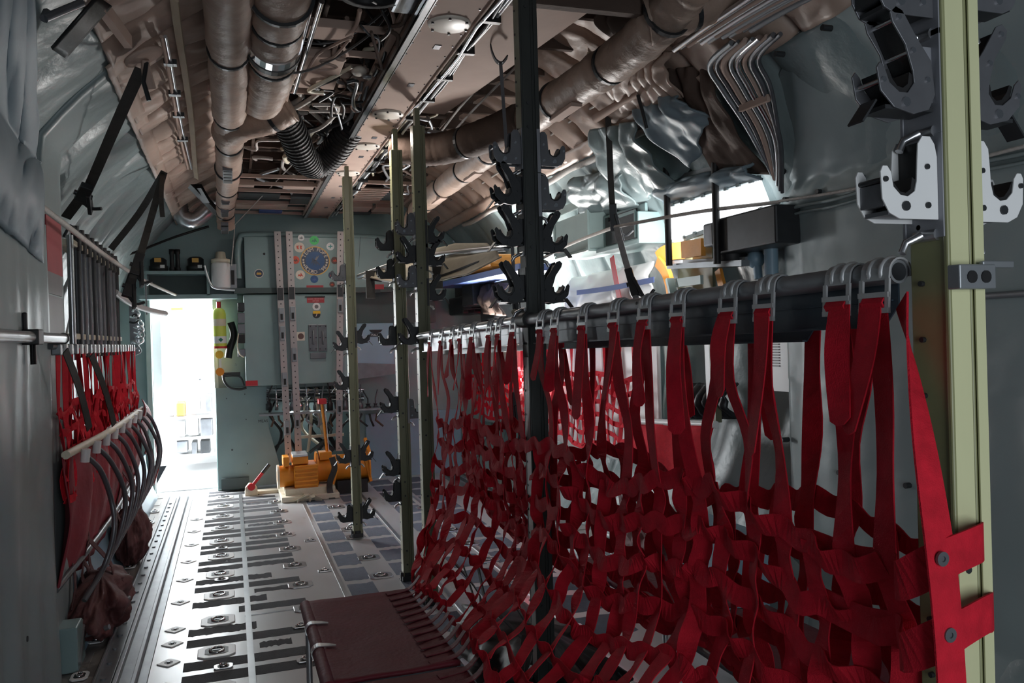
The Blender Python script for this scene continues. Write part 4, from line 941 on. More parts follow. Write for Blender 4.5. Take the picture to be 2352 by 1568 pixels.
# ================================================================ left side of the hold
# stowed litter poles in their rack
t = thing('litter_pole_rack', 'rack of upright dark litter poles on the left wall', 'rack', (-.80, 5.3, 1.45))
rz0, rz1 = 1.50, 1.97
pole0 = None
b = MB()
for z, nm in ((rz1 + .03, 0), (rz0 + .02, 1), (rz0 - .07, 1)): b.bar((-.79, 4.66, z), (-.79, 6.5, z), .03, .10)
b.build('rail', 'offwhite', t, bevel=.004)
MB().tube([(-.75, 4.62, rz0 - .1), (-.75, 4.62, rz1 + .06)], .016, 10).build('end_post', 'alu', t)
for i in range(10):
    yy = 4.80 + i * .17
    po = thing('litter_pole', 'dark stowed litter pole, %s from the camera in the left rack' % ORD[i], 'pole', (-.755, yy, rz0 - .09), 'litter poles stowed on the left wall')
    b = MB(); b.cyl((-.755, yy, rz0 - .09), (-.755, yy, rz1 + .05), .026, 14); b.build('tube', 'midgrey' if i % 3 else 'charcoal', po)
    MB().cyl((-.755, yy, rz1 + .0), (-.755, yy, rz1 + .07), .031, 12).build('ferrule', 'black', po); MB().cyl((-.755, yy, rz0 - .09), (-.755, yy, rz0 - .03), .031, 12).build('ferrule', 'black', po); MB().cyl((-.755, yy, rz1 + .05), (-.755, yy, rz1 + .13), .02, 10).build('pin', 'black', po)
b = MB()
for i in range(12): yy = 4.7 + i * .15; b.tube([V((-.79, yy, rz1 + .06)), V((-.76, yy + .02, rz1 + .12)), V((-.74, yy + .06, rz1 + .08)), V((-.77, yy + .08, rz1 + .05))], .009, 6, sub=3)
b.build('clip', 'charcoal', t)
# bundles of bent silver fittings and dark coils beyond the rack
b = MB(); b.tube([(-.74, 6.2, 1.84), (-.68, 6.5, 1.78), (-.58, 6.9, 1.74), (-.5, 7.3, 1.73)], .022, 10, sub=4); tag(b.build('bent_tube', 'white'), 'short bent white tube beyond the litter pole rack', 'tube')
t = thing('hook_cluster', 'cluster of hanging silver hooks beside the doorway', 'hooks', (-.80, 8.3, 1.3))
for i in range(8):
    p = W(306 + R(-6, 10), 715 + i * 12, Y=8.4); b = MB(); b.tube([p, p + V((.03, -.03, .02)), p + V((.06, -.02, -.03)), p + V((.02, -.03, -.06)), p + V((-.02, 0, -.05))], .010, 7, sub=4); b.build('hook', rnd.choice(['alu_dull', 'chrome', 'charcoal']), t)
b = MB(); pb(b, 298, 700, 318, 812, 8.46, .04); b.build('back_plate', 'midgrey', t)
# left seat-back net, front tube, cloth and hanging loops
def wall_net(label, x, y0, y1, z0, z1, m, seed, s, xb=0, group=None, step=.1, tails=True):
    rn = random.Random(seed); r = lambda a: rn.uniform(-a, a)
    t = thing('seat_back_net', label, 'net', (x, (y0 + y1) / 2, z0), group or 'seat-back nets')
    nv = int((y1 - y0) / step); nh = int((z1 - z0 - .28) / .1) + 1
    rows = [z1 - .28 - j * .1 for j in range(nh)]
    Nn = [[V((x + xb * (z1 - z) + r(.012), y0 + (y1 - y0) * i / nv + r(.012), z + r(.012) - .02 * math.sin(i * .9))) for z in rows] for i in range(nv + 1)]
    for i in range(nv + 1):
        pts = ([V((x, Nn[i][0].y + r(.03), z1))] if i % 2 == 0 else []) + Nn[i]
        if len(pts) < 2: continue
        MB().ribbon(pts, [V((r(.9), 1, 0)) for _ in pts], .036, .003, 3).build('vertical_strap', m, t)
    for j in range(nh):
        MB().ribbon([Nn[i][j] for i in range(nv + 1)], [V((r(.5), 0, 1)) for _ in range(nv + 1)], .036, .003, 2).build('cross_strap', m, t)
    return t
wall_net('crumpled red net along the left wall behind the hanging loops', -.73, 4.1, 7.2, .72, 1.46, 'red2', 21, 1, .02, 'seat-back nets on the left wall', .085)
wall_net('second layer of red net close to the left wall', -.80, 4.1, 7.2, .72, 1.46, 'red', 22, 1, .0, 'seat-back nets on the left wall', .1)
t = thing('net_rail', 'thin rail with pale clips carrying the left wall net', 'rail', (-.74, 5.6, 1.46))
MB().tube([(-.74, 4.0, 1.47), (-.74, 7.2, 1.46)], .014, 10).build('tube', 'charcoal', t)
for i in range(22):
    yy = 4.12 + i * .14; MB().box((-.735, yy, 1.455), (.04, .045, .05)).build('buckle', 'white' if i % 3 else 'alu_dull', t, bevel=.006)
t = thing('troop_seat', 'folded maroon troop seat hanging on the left wall below the net', 'seat', (-.70, 5.6, .35))
MB().tube([(-.70, 4.05, .99), (-.66, 5.3, .985), (-.68, 7.1, .97)], .019, 12, sub=5).build('front_tube', 'offwhite', t)
def cloth(a, c):
    yy = 4.05 + 3.0 * a; zz = .98 - .62 * c
    return V((-.715 + .05 * math.sin(PI * c) * abs(math.sin(yy * 5.2)) + nz(yy * 7, zz * 3, 5) * .03 - .05 * c, yy, zz + .05 * math.sin(yy * 2.1) * c))
MB().grid(cloth, 90, 20).build('seat_cloth', 'wine', t, solid=.006)
MB().tube([(-.76, 4.05, .40), (-.72, 5.4, .42), (-.72, 7.0, .48)], .016, 10, sub=4).build('rear_tube', 'midgrey', t)
loop0 = None
lp = []
for i in range(9):
    yy = 4.25 + i * .34
    o = thing('hanging_hose', 'grey tube loop hanging over the folded left seat, %s from the camera' % ORD[i], 'hose', (-.70, yy, .96), 'grey tube loops on the left seat')
    b = MB(); j = R(-.05, .05)
    b.tube([(-.655, yy, .96), (-.60, yy + .05, .88), (-.555 + j * .3, yy + .12, .72), (-.555, yy + .13 + j, .58), (-.60, yy + .08, .42), (-.67, yy - .05, .30)], .0125, 10, sub=6); b.build('tube', 'midgrey', o)
    MB().cyl((-.657, yy, .93), (-.650, yy - .002, .99), .02, 10).build('end_clip', 'white', o)
G = 'dark straps in front of the left net'
for i, (p, q) in enumerate((((150, 805), (205, 985)), ((210, 815), (262, 975)))):
    a, c = W(*p, X=-.66), W(*q, X=-.64); b = MB(); b.ribbon([a, a.lerp(c, .5) + V((.01, 0, 0)), c], V((.4, 1, 0)), .035, .005, 4); tag(b.build('slanting_strap', 'strap'), ('left' if i == 0 else 'right') + ' dark slanting strap in front of the left red net', 'strap', G)
# pinkish red flap at the far end of the left seat
b = MB(); b.grid(lambda a, c: V((-.66 + .02 * math.sin(c * 9), 6.9 + .5 * a, 1.06 - .42 * c - .1 * a)), 10, 14); tag(b.build('seat_flap', 'wine', solid=.006), 'pinkish red cloth flap at the far end of the left seat', 'cloth')
b = MB(); b.ribbon([(-.60, 7.1, .78), (-.58, 7.12, .6), (-.57, 7.1, .5), (-.60, 7.0, .38)], V((0, 1, 0)), .05, .004, 5); tag(b.build('red_tag', 'redpaint'), 'bright red tag strap dangling below the left seat', 'strap')
# gathered cloth bundles on the walkway
def bundle(label, c, d, m, seed):
    rn = random.Random(seed); t = thing('cloth_bundle', label, 'cloth bundle', c)
    def fn(a, k):
        th, ph = 2 * PI * a, PI * k; r_ = 1 + .28 * nz(4 * math.cos(th) + seed, 4 * math.sin(th), k * 5) + .12 * math.sin(th * 7 + k * 9) + .16 * abs(nz(9 * math.cos(th) + seed, 9 * math.sin(th) + k * 4, k * 11)) + .05 * math.sin(th * 17 - k * 14 + 3 * nz(th, k * 4))
        return V(c) + V((d[0] * r_ * math.sin(ph) * math.cos(th), d[1] * r_ * math.sin(ph) * math.sin(th), d[2] * (1 - math.cos(ph) * (1 + .15 * nz(th, k * 3, seed)))  * .5 * 2 * .5))
    MB().grid(fn, 110, 60).build('cloth', m, t)
    for i in range(5):
        p = V(c) + V((rn.uniform(-1, .6) * d[0], rn.uniform(-1, 1) * d[1], d[2] * .7)); MB().ribbon([p, p + V((rn.uniform(-.06, .08), .05, d[2] * .35)), p + V((-.05 + rn.uniform(-.05, .05), .1, d[2] * .9))], V((0, 1, .3)), .04, .004, 4).build('strap', m, t)
    return t
bundle('gathered brown-red cloth roll on the left walkway, farther one', (-.665, 6.0, .02), (.10, .28, .38), 'brownred', 3)
bundle('heap of dark brown-red cloth on the left walkway, nearer one', (-.665, 4.66, .02), (.13, .42, .29), 'brownred', 9)
G = 'grey tube ends under the cloth heap'
for i, (px, py, qx, qy) in enumerate(((190, 1395, 270, 1345), (225, 1415, 296, 1372), (188, 1462, 250, 1440), (205, 1440, 240, 1410))):
    a, c = W(px, py, Z=.10), W(qx, qy, Z=.14)
    tag(MB().tube([a, c], .012, 10).build('white_tube', 'alu_dull'), '%s pale tube poking out of the dark cloth heap, counted from the top' % ORD[i], 'tube', G)
b = MB(); b.prism([(0, 0), (.20, 0), (.20, .17), (.14, .20), (0, .20)], (-.80, 4.06, .024), (0, 1, 0), (0, 0, 1), .12)
t = tag(b.build('wall_box', 'teal', bevel=.006), 'small grey-green box at the foot of the left blanket', 'box'); MB().bar((-.675, 4.07, .06), (-.675, 4.24, .2), .02, .01).build('brace', 'alu', t)
# curved dull plate low on the left wall
b = MB(); b.grid(lambda a, c: V((-.80 + .10 * (1 - c) ** 2, 4.3 + 4.2 * a, .02 + .42 * c)), 20, 10); tag(b.build('kick_panel', 'blue', solid=.01), 'curved pale kick panel low along the left wall', 'panel')
# litter pole clamped horizontally at the near left
t = thing('litter_pole', 'single horizontal silver litter pole clamped on the near left blanket', 'pole', (-.735, 3.4, 1.50), 'litter poles stowed on the left wall')
MB().cyl((-.72, 1.8, 1.505), (-.72, 4.19, 1.505), .022, 20).build('tube', 'alu', t)
MB().cyl((-.72, 4.185, 1.505), (-.72, 4.20, 1.505), .026, 16).build('end_cap', 'black', t)
b = MB(); p = W(75, 765, X=-.72); b.span(-.765, -.69, p.y - .045, p.y + .045, 1.475, 1.535); b.bar((-.74, p.y - .02, 1.52), (-.74, p.y - .02, 1.60), .016, .02); b.cyl((-.72, p.y, 1.40), (-.72, p.y, 1.48), .012, 8); b.build('clamp', 'black', t, bevel=.005)
# safety rope
b = MB(); pts = spline([W(-60, 365, X=-.70), W(0, 402, X=-.695), W(145, 512, X=-.67), W(250, 592, X=-.64), W(335, 646, Y=6.9), W(410, 680, Y=8.68)], 70)
b.tube(pts, lambda i: .011 + .0025 * (i % 2), 7); t = tag(b.build('safety_rope', 'rope'), 'white braided rope running from the near left edge to the doorway top', 'rope')
b = MB(); p = W(335, 648, Y=6.9); b.ring(p, (0, 1, 0), .010, .026, .03); b.tube([p, p - V((0, 0, .1)), p - V((0, 0, .25))], .006, 6); b.build('hook', 'alu_dull', t); MB().cyl(W(415, 682, Y=8.7) - V((.03, 0, 0)), W(415, 682, Y=8.7) + V((.03, 0, 0)), .025, 10).build('anchor', 'chrome', t)
# roof straps with ratchets on the left
G = 'dark cargo straps hanging on the left lining'
def strapline(label, pts, wd, buckles, m='strap', group=G):
    t = thing('cargo_strap', label, 'strap', pts[-1], group)
    d = (V(pts[-1]) - V(pts[0])).normalized(); vd = V((0, 0, EYE)) ; 
    wdir = d.cross(V(pts[0]).normalized())
    MB().ribbon(pts, wdir, wd, .006, 4).build('webbing', m, t)
    for f in buckles:
        i = f * (len(pts) - 1); k = min(int(i), len(pts) - 2); p = V(pts[k]).lerp(V(pts[k + 1]), i - k)
        w_ = wdir.normalized(); b = MB(); b.bar(p - d * .09, p + d * .07, wd * 1.25, .035, w_); b.bar(p - d * .03 + w_ * wd * .4, p + d * .13 + w_ * wd * 1.4, .02, .05, w_); b.tube([p - w_ * wd * .9, p + w_ * wd * .9], .014, 8); b.tube([p + d * .05, p + d * .10 + w_ * .06, p + d * .07 + w_ * .11], .01, 6, sub=3)
        b.build('ratchet', 'charcoal', t, bevel=.003)
    return t
strapline('longest dark strap with a ratchet, crossing the left green lining', [H(325, 160, .16), H(262, 300, .16), H(205, 430, .14), H(190, 450, .14), H(152, 500, .10)], .05, (.72,))
strapline('second dark strap slanting from the roof toward the pole rack', [H(378, 395, .14), H(320, 490, .14), H(255, 572, .12)], .045, ())
strapline('third dark strap with a low ratchet in front of the wall end', [H(376, 400, .14), W(345, 510, X=-.50), W(318, 600, X=-.54), W(295, 665, X=-.6)], .045, (.72, .97))
strapline('short loose strap end hanging under the left lining border', [H(374, 400, .14), W(371, 455, X=H(374, 400, .14).x), W(374, 498, X=H(374, 400, .14).x)], .03, ())
b = MB(); b.bar(W(378, 362, Y=7.0), W(512, 500, Y=8.1), .05, .05); b.bar(W(455, 428, Y=7.5), W(475, 462, Y=7.7), .04, .06); tag(b.build('diagonal_brace', 'charcoal'), 'dark diagonal brace under the left roof near the doorway', 'brace')
b = MB(); b.tube([W(255, 595, Y=7.6), W(310, 580, Y=8.0), W(400, 545, Y=8.5), W(480, 520, Y=8.6)], .012, 8, sub=4); tag(b.build('hanging_cable', 'black'), 'slack black cable drooping across the dark corner over the shelf', 'cable')
# roof anchor on the left lining border
def anchor(label, p, q, out):
    t = thing('roof_anchor', label, 'anchor', p); n = V((out, 0, -1)).normalized()
    MB().lathe([(0, 0), (.085, 0), (.085, .012), (.06, .02), (0, .02)], V(p), n, 20).build('plate', 'tanmetal', t)
    d = V(q) - V(p); b = MB(); b.tube([V(p) + n * .02, V(p).lerp(V(q), .35), V(q)], lambda i: (.016, .020, .026)[i], 12); b.build('strut', 'tanmetal', t)
    b = MB(); b.tube([V(p) + n * .03, V(p) + V((0, -.02, -.12)), V(p) + V((.02, -.02, -.2))], .01, 6); b.build('hook', 'charcoal', t); return t
anchor('round tan roof anchor with a strut above the longest left strap', H(330, 128, .13), W(346, 205, X=H(330, 128, .13).x + .02), .5)
anchor('round tan roof anchor with a long strut on the right lining', H(1470, 208, .13), H(1368, 272, .16), -.5)
# ================================================================ roof: beam, ducts, racks, cables
t = thing('roof_beam', 'long tan centre beam with pale lamp discs under the roof', 'beam', (.88, 5.0, 2.75))
b = MB(); b.span(.765, .995, 2.0, 8.70, 2.75, 2.80); b.span(.765, .775, 2.0, 8.70, 2.74, 2.90); b.span(.985, .995, 2.0, 8.7, 2.74, 2.90); b.build('web', 'tanmetal', t, bevel=.003)
b = MB(); b.span(.742, .772, 2.0, 8.65, 2.738, 2.748); b.span(.742, .746, 2.0, 8.65, 2.73, 2.77); b.span(.775, .779, 2.0, 8.65, 2.735, 2.75); b.build('edge_flange', 'alu', t)
b = MB()
for i in range(45):
    yy = 2.4 + i * .14
    for xx in (.79, .97): b.cyl((xx, yy, 2.746), (xx, yy, 2.75), .004, 6)
    if i % 4 == 0: b.span(.89, .92, yy, yy + .05, 2.747, 2.75)
b.build('rivet', 'midgrey', t)
M['lampdisc'] = mat('frosted_lamp_cover', (.72, .66, .58), .4, var=.05)
for i, yy in enumerate((3.27, 4.66, 5.45, 6.35)):
    o = thing('beam_light', 'round pale unlit lamp disc under the centre beam, %s from the camera' % ORD[i], 'lamp', (.89, yy, 2.738), 'lamp discs under the centre beam')
    MB().lathe([(0, 0), (.08, 0), (.088, .004), (.09, .012)], (.89, yy, 2.738), n=28).build('cover', 'lampdisc', o)
    b = MB()
    for q in range(6): a = q * PI / 3 + .3; b.cyl((.89 + .08 * math.cos(a), yy + .08 * math.sin(a), 2.732), (.89 + .08 * math.cos(a), yy + .08 * math.sin(a), 2.744), .006, 6)
    b.build('clip', 'charcoal', o)
t = thing('cable_bundle', 'bundle of silver and pale cables along the right of the centre beam', 'cables', (1.03, 5, 2.75))
for i in range(6):
    b = MB(); b.tube([V((1.01 + .012 * i + R(-.01, .01), 2.2 + k * .35, 2.745 + R(-.012, .02) + .012 * (i % 2))) for k in range(19)], .008, 6, sub=2); b.build('cable', ['alu', 'offwhite', 'charcoal', 'alu_dull', 'white', 'charcoal'][i], t)
b = MB()
for k in range(16): b.span(1.0, 1.078, 2.4 + k * .38, 2.425 + k * .38, 2.73, 2.775)
b.build('tie', 'black', t)
# flat tan panel right of the beam
b = MB(); b.prism([(1.09, 3.1), (1.09, 4.78), (1.255, 4.78), (1.46, 3.1)][::-1], (0, 0, 2.82), (1, 0, 0), (0, 1, 0), -.02)
tag(b.build('roof_panel', 'tanmetal', bevel=.003), 'large flat tan panel beside the centre beam', 'panel')
b = MB(); b.span(1.25, 1.9, 3.05, 3.12, 2.83, 2.92); b.bar((1.0, 3.06, 2.80), (2.1, 2.97, 2.77), .06, .05); tag(b.build('cross_bar', 'brown', bevel=.004), 'dark brown cross bar under the roof right of the dark stanchion', 'bar', 'cross bars')
b = MB(); b.bar((.25, 3.2, 2.88), (.78, 3.2, 2.88), .03, .05); tag(b.build('cross_bar', 'tanmetal', bevel=.004), 'thin tan cross bar at the top edge left of the beam', 'bar', 'cross bars')

def duct(label, pts, r, bands, m='duct', sub=14, wob=.08, group='wrapped air ducts', name='air_duct'):
    P_ = spline([V(p) for p in pts], sub); t = thing(name, label, 'duct', P_[len(P_) // 2], group); n = len(P_)
    rs = [((r(i / (n - 1)) if callable(r) else r) * (1 + wob * nz(i * .55, 3.1, r(0) * 50 if callable(r) else r * 50) - (.10 if any(abs(i - q * (n - 1)) < .8 for q in bands) else 0))) for i in range(n)]
    b = MB(); b.tube(P_, lambda i: rs[i], 28)
    for i in range(n):          # gathered cloth
        for j in range(28):
            c = P_[i]; v = b.v[i * 28 + j]; b.v[i * 28 + j] = c + (v - c) * (1 + .55 * wob * nz(i * .9 + j * .5, j * .9, 5))
    b.build('wrap', m, t)
    for q in bands:
        i = int(q * (n - 1)); i = min(max(i, 1), n - 2); d = (P_[i + 1] - P_[i - 1]).normalized()
        MB().ring(P_[i] - d * .010, d, rs[i] * 1.0, rs[i] * 1.12, .020, 26).build('band', 'charcoal', t)
    return t, P_, rs
tA, PA, rA = duct('long tan wrapped duct with small grilles along the left roof', [(.04, 2.3, 2.78), (.03, 3.3, 2.77), (.03, 4.4, 2.76), (.03, 5.4, 2.75), (.02, 6.4, 2.73), (.0, 7.3, 2.70), (-.01, 7.75, 2.64), (-.01, 7.85, 2.52)], lambda q: .098 - .022 * q, (.10, .22, .36, .45, .56, .66, .76, .86))
for px, py, hh in ((518, 97, .26), (515, 235, .05), (515, 330, .15), (516, 408, .14), (514, 465, .12)):
    q = min(PA, key=lambda p: (W(px, py, X=p.x).y - p.y) ** 2); k = PA.index(q); rr = rA[k]
    o = q + V((-.01, 0, -rr * .98)); hl = hh * .9
    g = MB().span(o.x - .032, o.x + .032, o.y - hl, o.y + hl, o.z - .012, o.z + .02).build('air_grille', 'midgrey', tA, bevel=.003, label='small silver air grille')
    b = MB()
    for i in range(4): b.span(o.x - .026, o.x + .026, o.y - hl * .9 + i * hl * .46, o.y - hl * .9 + i * hl * .46 + hl * .36, o.z - .016, o.z - .008)
    b.build('mesh_panel', 'charcoal', g)
tB, PB, rB = duct('fat tan duct with a silver band beside the long left duct', [(.22, 2.3, 2.80), (.22, 3.1, 2.79), (.22, 3.7, 2.78), (.22, 4.25, 2.78), (.20, 4.7, 2.80)], .112, (.32, .42, .62))
q = PB[int(len(PB) * .52)]; MB().ring(q - V((0, .05, 0)), (0, 1, 0), .10, .12, .09, 28).build('silver_band', 'chrome', tB); MB().ring(q + V((0, .04, 0)), (0, 1, 0), .10, .123, .05, 28).build('rubber_band', 'black', tB)
duct('tan duct elbow joining the long left duct from the right', [(.36, 4.85, 2.82), (.24, 4.9, 2.76), (.10, 5.0, 2.74), (.02, 5.25, 2.74)], .10, (.3,), wob=.05)
th_, Ph, rh = duct('black ribbed flexible hose looping under the roof left of the beam', [(.33, 5.0, 2.80), (.40, 5.15, 2.72), (.47, 5.35, 2.64), (.56, 5.5, 2.62), (.66, 5.45, 2.68), (.74, 5.3, 2.78), (.80, 5.2, 2.86)], .085, (), 'blackhose', 14, 0, 'hoses', 'flexible_hose')
b = MB()
for i in range(2, len(Ph) - 2, 2): d = (Ph[i + 1] - Ph[i - 1]).normalized(); b.ring(Ph[i] - d * .006, d, .08, .091, .012, 24)
b.build('rib', 'blackhose', th_)
duct('long diagonal tan wrapped duct along the right roof', [(1.72, 2.75, 2.80), (1.72, 3.15, 2.72), (1.69, 3.7, 2.70), (1.66, 4.4, 2.70), (1.66, 5.2, 2.69), (1.67, 6.0, 2.69), (1.67, 6.8, 2.68), (1.68, 7.5, 2.66), (1.70, 7.9, 2.55)], lambda q: .098 - .012 * q, (.08, .2, .32, .41, .5, .6, .7, .8, .9))
duct('dark brown duct branching left from the right roof duct', [(1.62, 4.45, 2.70), (1.45, 4.75, 2.66), (1.30, 5.0, 2.65), (1.15, 5.1, 2.66), (1.0, 5.15, 2.70)], .10, (.35, .7), 'brown', 12, .05)
duct('big tan duct elbow at the top right roof corner', [(1.66, 3.02, 2.74), (1.80, 2.96, 2.78), (1.95, 2.92, 2.84), (2.1, 2.8, 2.88)], .10, (.4,), 'duct', 10, .06)
t = thing('silver_elbow', 'crinkled silver hose elbow at the left roof corner over the doorway', 'hose', W(445, 490, Y=8.2))
pts = spline([W(px, py, Y=8.2) for px, py in ((412, 470), (420, 498), (445, 506), (470, 490), (492, 462))], 10)
MB().tube(pts, lambda i: .072 + .007 * (i % 2), 18).build('tube', 'alu', t)
# grille strips on the right duct
for i, yy in enumerate((3.9, 5.6, 6.6)):
    b = MB(); b.box((1.665, yy, 2.602), (.06, .30, .02)); tag(b.build('air_grille', 'tanmetal', bevel=.003), 'long tan air grille under the right roof duct, %s from the camera' % ORD[i], 'grille', 'grilles under the right duct')

# racks of equipment between the left ducts and the beam
def rackframe(label, x0, x1, y0, y1, z):
    t = thing('roof_rack', label, 'rack', ((x0 + x1) / 2, (y0 + y1) / 2, z), 'equipment racks under the roof')
    b = MB()
    for xx in (x0, x1): b.bar((xx, y0, z), (xx, y1, z), .025, .035)
    n = max(3, int((y1 - y0) / .28))
    for k in range(n + 1): yy = y0 + (y1 - y0) * k / n; b.bar((x0, yy, z + .01), (x1, yy, z + .01), .03, .02)
    b.build('frame', 'tanmetal', t, bevel=.002)
    return t
t = rackframe('near open rack of tan trays and wiring left of the beam', .33, .74, 3.35, 5.0, 2.84)
b = MB(); b.span(.36, .56, 3.95, 4.45, 2.80, 2.84); b.build('tray', 'tanmetal', t, bevel=.004)
b = MB(); b.span(.36, .56, 3.62, 3.78, 2.82, 2.86); b.span(.60, .73, 4.3, 4.6, 2.86, 2.90); b.build('tray', 'tanmetal', t, bevel=.004)
b = MB(); b.tube([(.38, 3.3, 2.80), (.36, 4.5, 2.79)], .012, 8); b.tube([(.345, 3.3, 2.80), (.33, 4.5, 2.79)], .010, 8); b.build('rod', 'chrome', t)
b = MB(); b.ball((.30, 4.2, 2.80), .055, 14); b.build('valve_cap', 'tan', t); MB().ball((.66, 4.2, 2.83), .04, 14, (1, 1.3, .6)).build('valve_cap', 'lampdisc', t)
tb = thing('roof_blower', 'large round black blower mouth under the roof near the top edge', 'blower', (.55, 3.25, 2.80))
MB().lathe([(.0, .12), (.10, .12), (.11, .02), (.128, 0), (.135, .01), (.13, .2)], (.56, 3.2, 2.80), n=30).build('mouth', 'black', tb); MB().lathe([(0, .06), (.022, .06), (.02, .09)], (.56, 3.2, 2.80), n=12).build('hub', 'charcoal', tb)
b = MB(); b.span(.66, .76, 3.0, 3.35, 2.80, 2.90); tag(b.build('roof_box', 'alu', bevel=.012), 'shiny metal box under the roof left of the beam', 'box')
t = rackframe('far open rack of tan trays before the bulkhead', .06, .74, 6.7, 8.55, 2.76)
for x0, x1, y0, y1, m_ in ((.08, .55, 8.0, 8.2, 'tanmetal'), (.08, .22, 7.0, 7.12, 'tanmetal'), (.45, .7, 7.0, 7.15, 'tanmetal'), (.3, .52, 8.35, 8.5, 'bluestrap'), (.55, .72, 7.5, 7.9, 'charcoal'), (.1, .45, 7.4, 7.7, 'charcoal')):
    MB().span(x0, x1, y0, y1, 2.755, 2.80).build('tray', m_, t, bevel=.004)
t = rackframe('open rack of tan trays right of the beam before the bulkhead', 1.10, 1.62, 6.9, 8.5, 2.78)
for x0, x1, y0, y1, m_ in ((1.12, 1.35, 8.0, 8.3, 'tanmetal'), (1.38, 1.6, 8.0, 8.3, 'tanmetal'), (1.15, 1.5, 7.2, 7.6, 'charcoal'), (1.2, 1.4, 8.35, 8.5, 'charcoal')): MB().span(x0, x1, y0, y1, 2.76, 2.80).build('tray', m_, t, bevel=.004)
b = MB()
for i in range(7): b.bar((1.02, 7.0 + i * .09, 2.75), (1.34, 7.0 + i * .09, 2.75), .012, .012)
b.build('slat', 'green' if False else 'tanmetal', t)
# dense wiring and pipes
t = thing('wiring_loom', 'tangled dark and pale wiring loom between the left racks and the beam', 'wiring', (.55, 4.9, 2.85))
rn = random.Random(4)
for i in range(34):
    p = V((rn.uniform(.30, .74), rn.uniform(4.3, 6.8), rn.uniform(2.78, 2.98))); pts = [p]
    for k in range(4): pts.append(pts[-1] + V((rn.uniform(-.16, .16), rn.uniform(-.05, .40), rn.uniform(-.05, .05))))
    for q in pts: q.x = min(.74, max(.12, q.x)); q.z = min(3.0, max(2.77, q.z))
    MB().tube(pts, rn.uniform(.006, .016), 6, sub=5).build('cable', rn.choice(['charcoal', 'black', 'offwhite', 'tanmetal', 'brown', 'alu_dull', 'rope']), t)
t = thing('wiring_loom', 'dark wiring hanging in the near rack beside the black blower', 'wiring', (.65, 3.8, 2.8))
for i in range(30):
    p = V((rn.uniform(.52, .74), rn.uniform(3.2, 4.5), rn.uniform(2.76, 2.95))); pts = [p]
    for k in range(4): pts.append(pts[-1] + V((rn.uniform(-.10, .10), rn.uniform(-.03, .22), rn.uniform(-.06, .05))))
    for q in pts: q.x = min(.735, max(.34, q.x)); q.z = min(3.0, max(2.75, q.z))
    MB().tube(pts, rn.uniform(.004, .012), 6, sub=5).build('cable', rn.choice(['charcoal', 'black', 'black', 'offwhite', 'tanmetal', 'brown', 'alu_dull']), t)
t = thing('wiring_loom', 'dark wiring and pipes between the beam and the right duct', 'wiring', (1.3, 6, 2.85))
for i in range(26):
    p = V((rn.uniform(1.1, 1.55), rn.uniform(4.9, 7.2), rn.uniform(2.76, 2.98))); pts = [p]
    for k in range(4): pts.append(pts[-1] + V((rn.uniform(-.13, .13), rn.uniform(-.05, .35), rn.uniform(-.05, .05))))
    for q in pts: q.x = min(1.56, max(1.08, q.x)); q.z = min(3.0, max(2.75, q.z))
    MB().tube(pts, rn.uniform(.006, .015), 6, sub=5).build('cable', rn.choice(['charcoal', 'black', 'offwhite', 'tanmetal', 'brown', 'alu_dull', 'alu']), t)
t = bpy.data.objects.new('trim_11', None); col.objects.link(t); t.location = (.8, 5, 3.0); ORG[t.name] = V((.8, 5, 3.0)); struct(t)
b = MB()
for i in range(16): yy = 2.3 + i * .42; b.bar((.05, yy, 2.98), (1.75, yy, 2.98), .06, .03)
b.build('frame_bar', 'brown', t); b = MB()
for xx in (.2, .45, .62, 1.2, 1.45): b.bar((xx, 2.0, 2.96), (xx, 8.7, 2.96), .03, .02)
b.build('stringer', 'brown', t)
MB().span(.0, 1.85, 2.0, 8.74, 3.03, 3.05).build('skin', 'brown', t)
# two flat grey straps sagging under the near rack
G = 'sagging flat straps under the near rack'
for i, pts in enumerate(([W(570, 70, Y=3.9), W(660, 95, Y=3.9), W(760, 98, Y=3.8), W(840, 62, Y=3.7), W(890, 20, Y=3.6)], [W(590, 155, Y=4.0), W(680, 168, Y=4.0), W(760, 140, Y=3.9), W(850, 80, Y=3.8), W(900, 20, Y=3.7)])):
    tag(MB().ribbon(pts, V((0, 1, .6)), .035, .003, 8).build('flat_strap', 'greystrap'), ('upper' if i == 0 else 'lower') + ' grey flat strap sagging under the near roof rack', 'strap', G)
M['tape'] = mat('cream_tape', (.55, .46, .33), .6)
b = MB(); b.ribbon([H(q, r_, .11) for q, r_ in ((402, 0), (412, 80), (428, 180), (441, 280), (448, 370), (452, 410))], V((1, 0, -.5)), .035, .008, 8)
tag(b.build('tan_tape', 'tape'), 'flat cream tape running along the left tan lining', 'tape')
for i, dx in enumerate((0, 9)):
    b = MB(); b.tube([H(q + dx, r_, .12) for q, r_ in ((372, 85), (385, 150), (398, 225), (412, 305), (432, 388))], .008, 8, sub=6)
    t = tag(b.build('hydraulic_pipe', 'alu' if i else 'tanmetal'), ('right' if i else 'left') + ' thin pipe of the pair clipped to the left tan lining', 'pipe', 'thin pipes on the left tan lining')
    b = MB()
    for q in ((388, 145), (398, 215), (407, 265), (416, 320)): p = H(q[0] + dx, q[1], .12); b.span(p.x - .02, p.x + .02, p.y - .02, p.y + .02, p.z - .012, p.z + .012)
    b.build('clamp', 'charcoal', t)
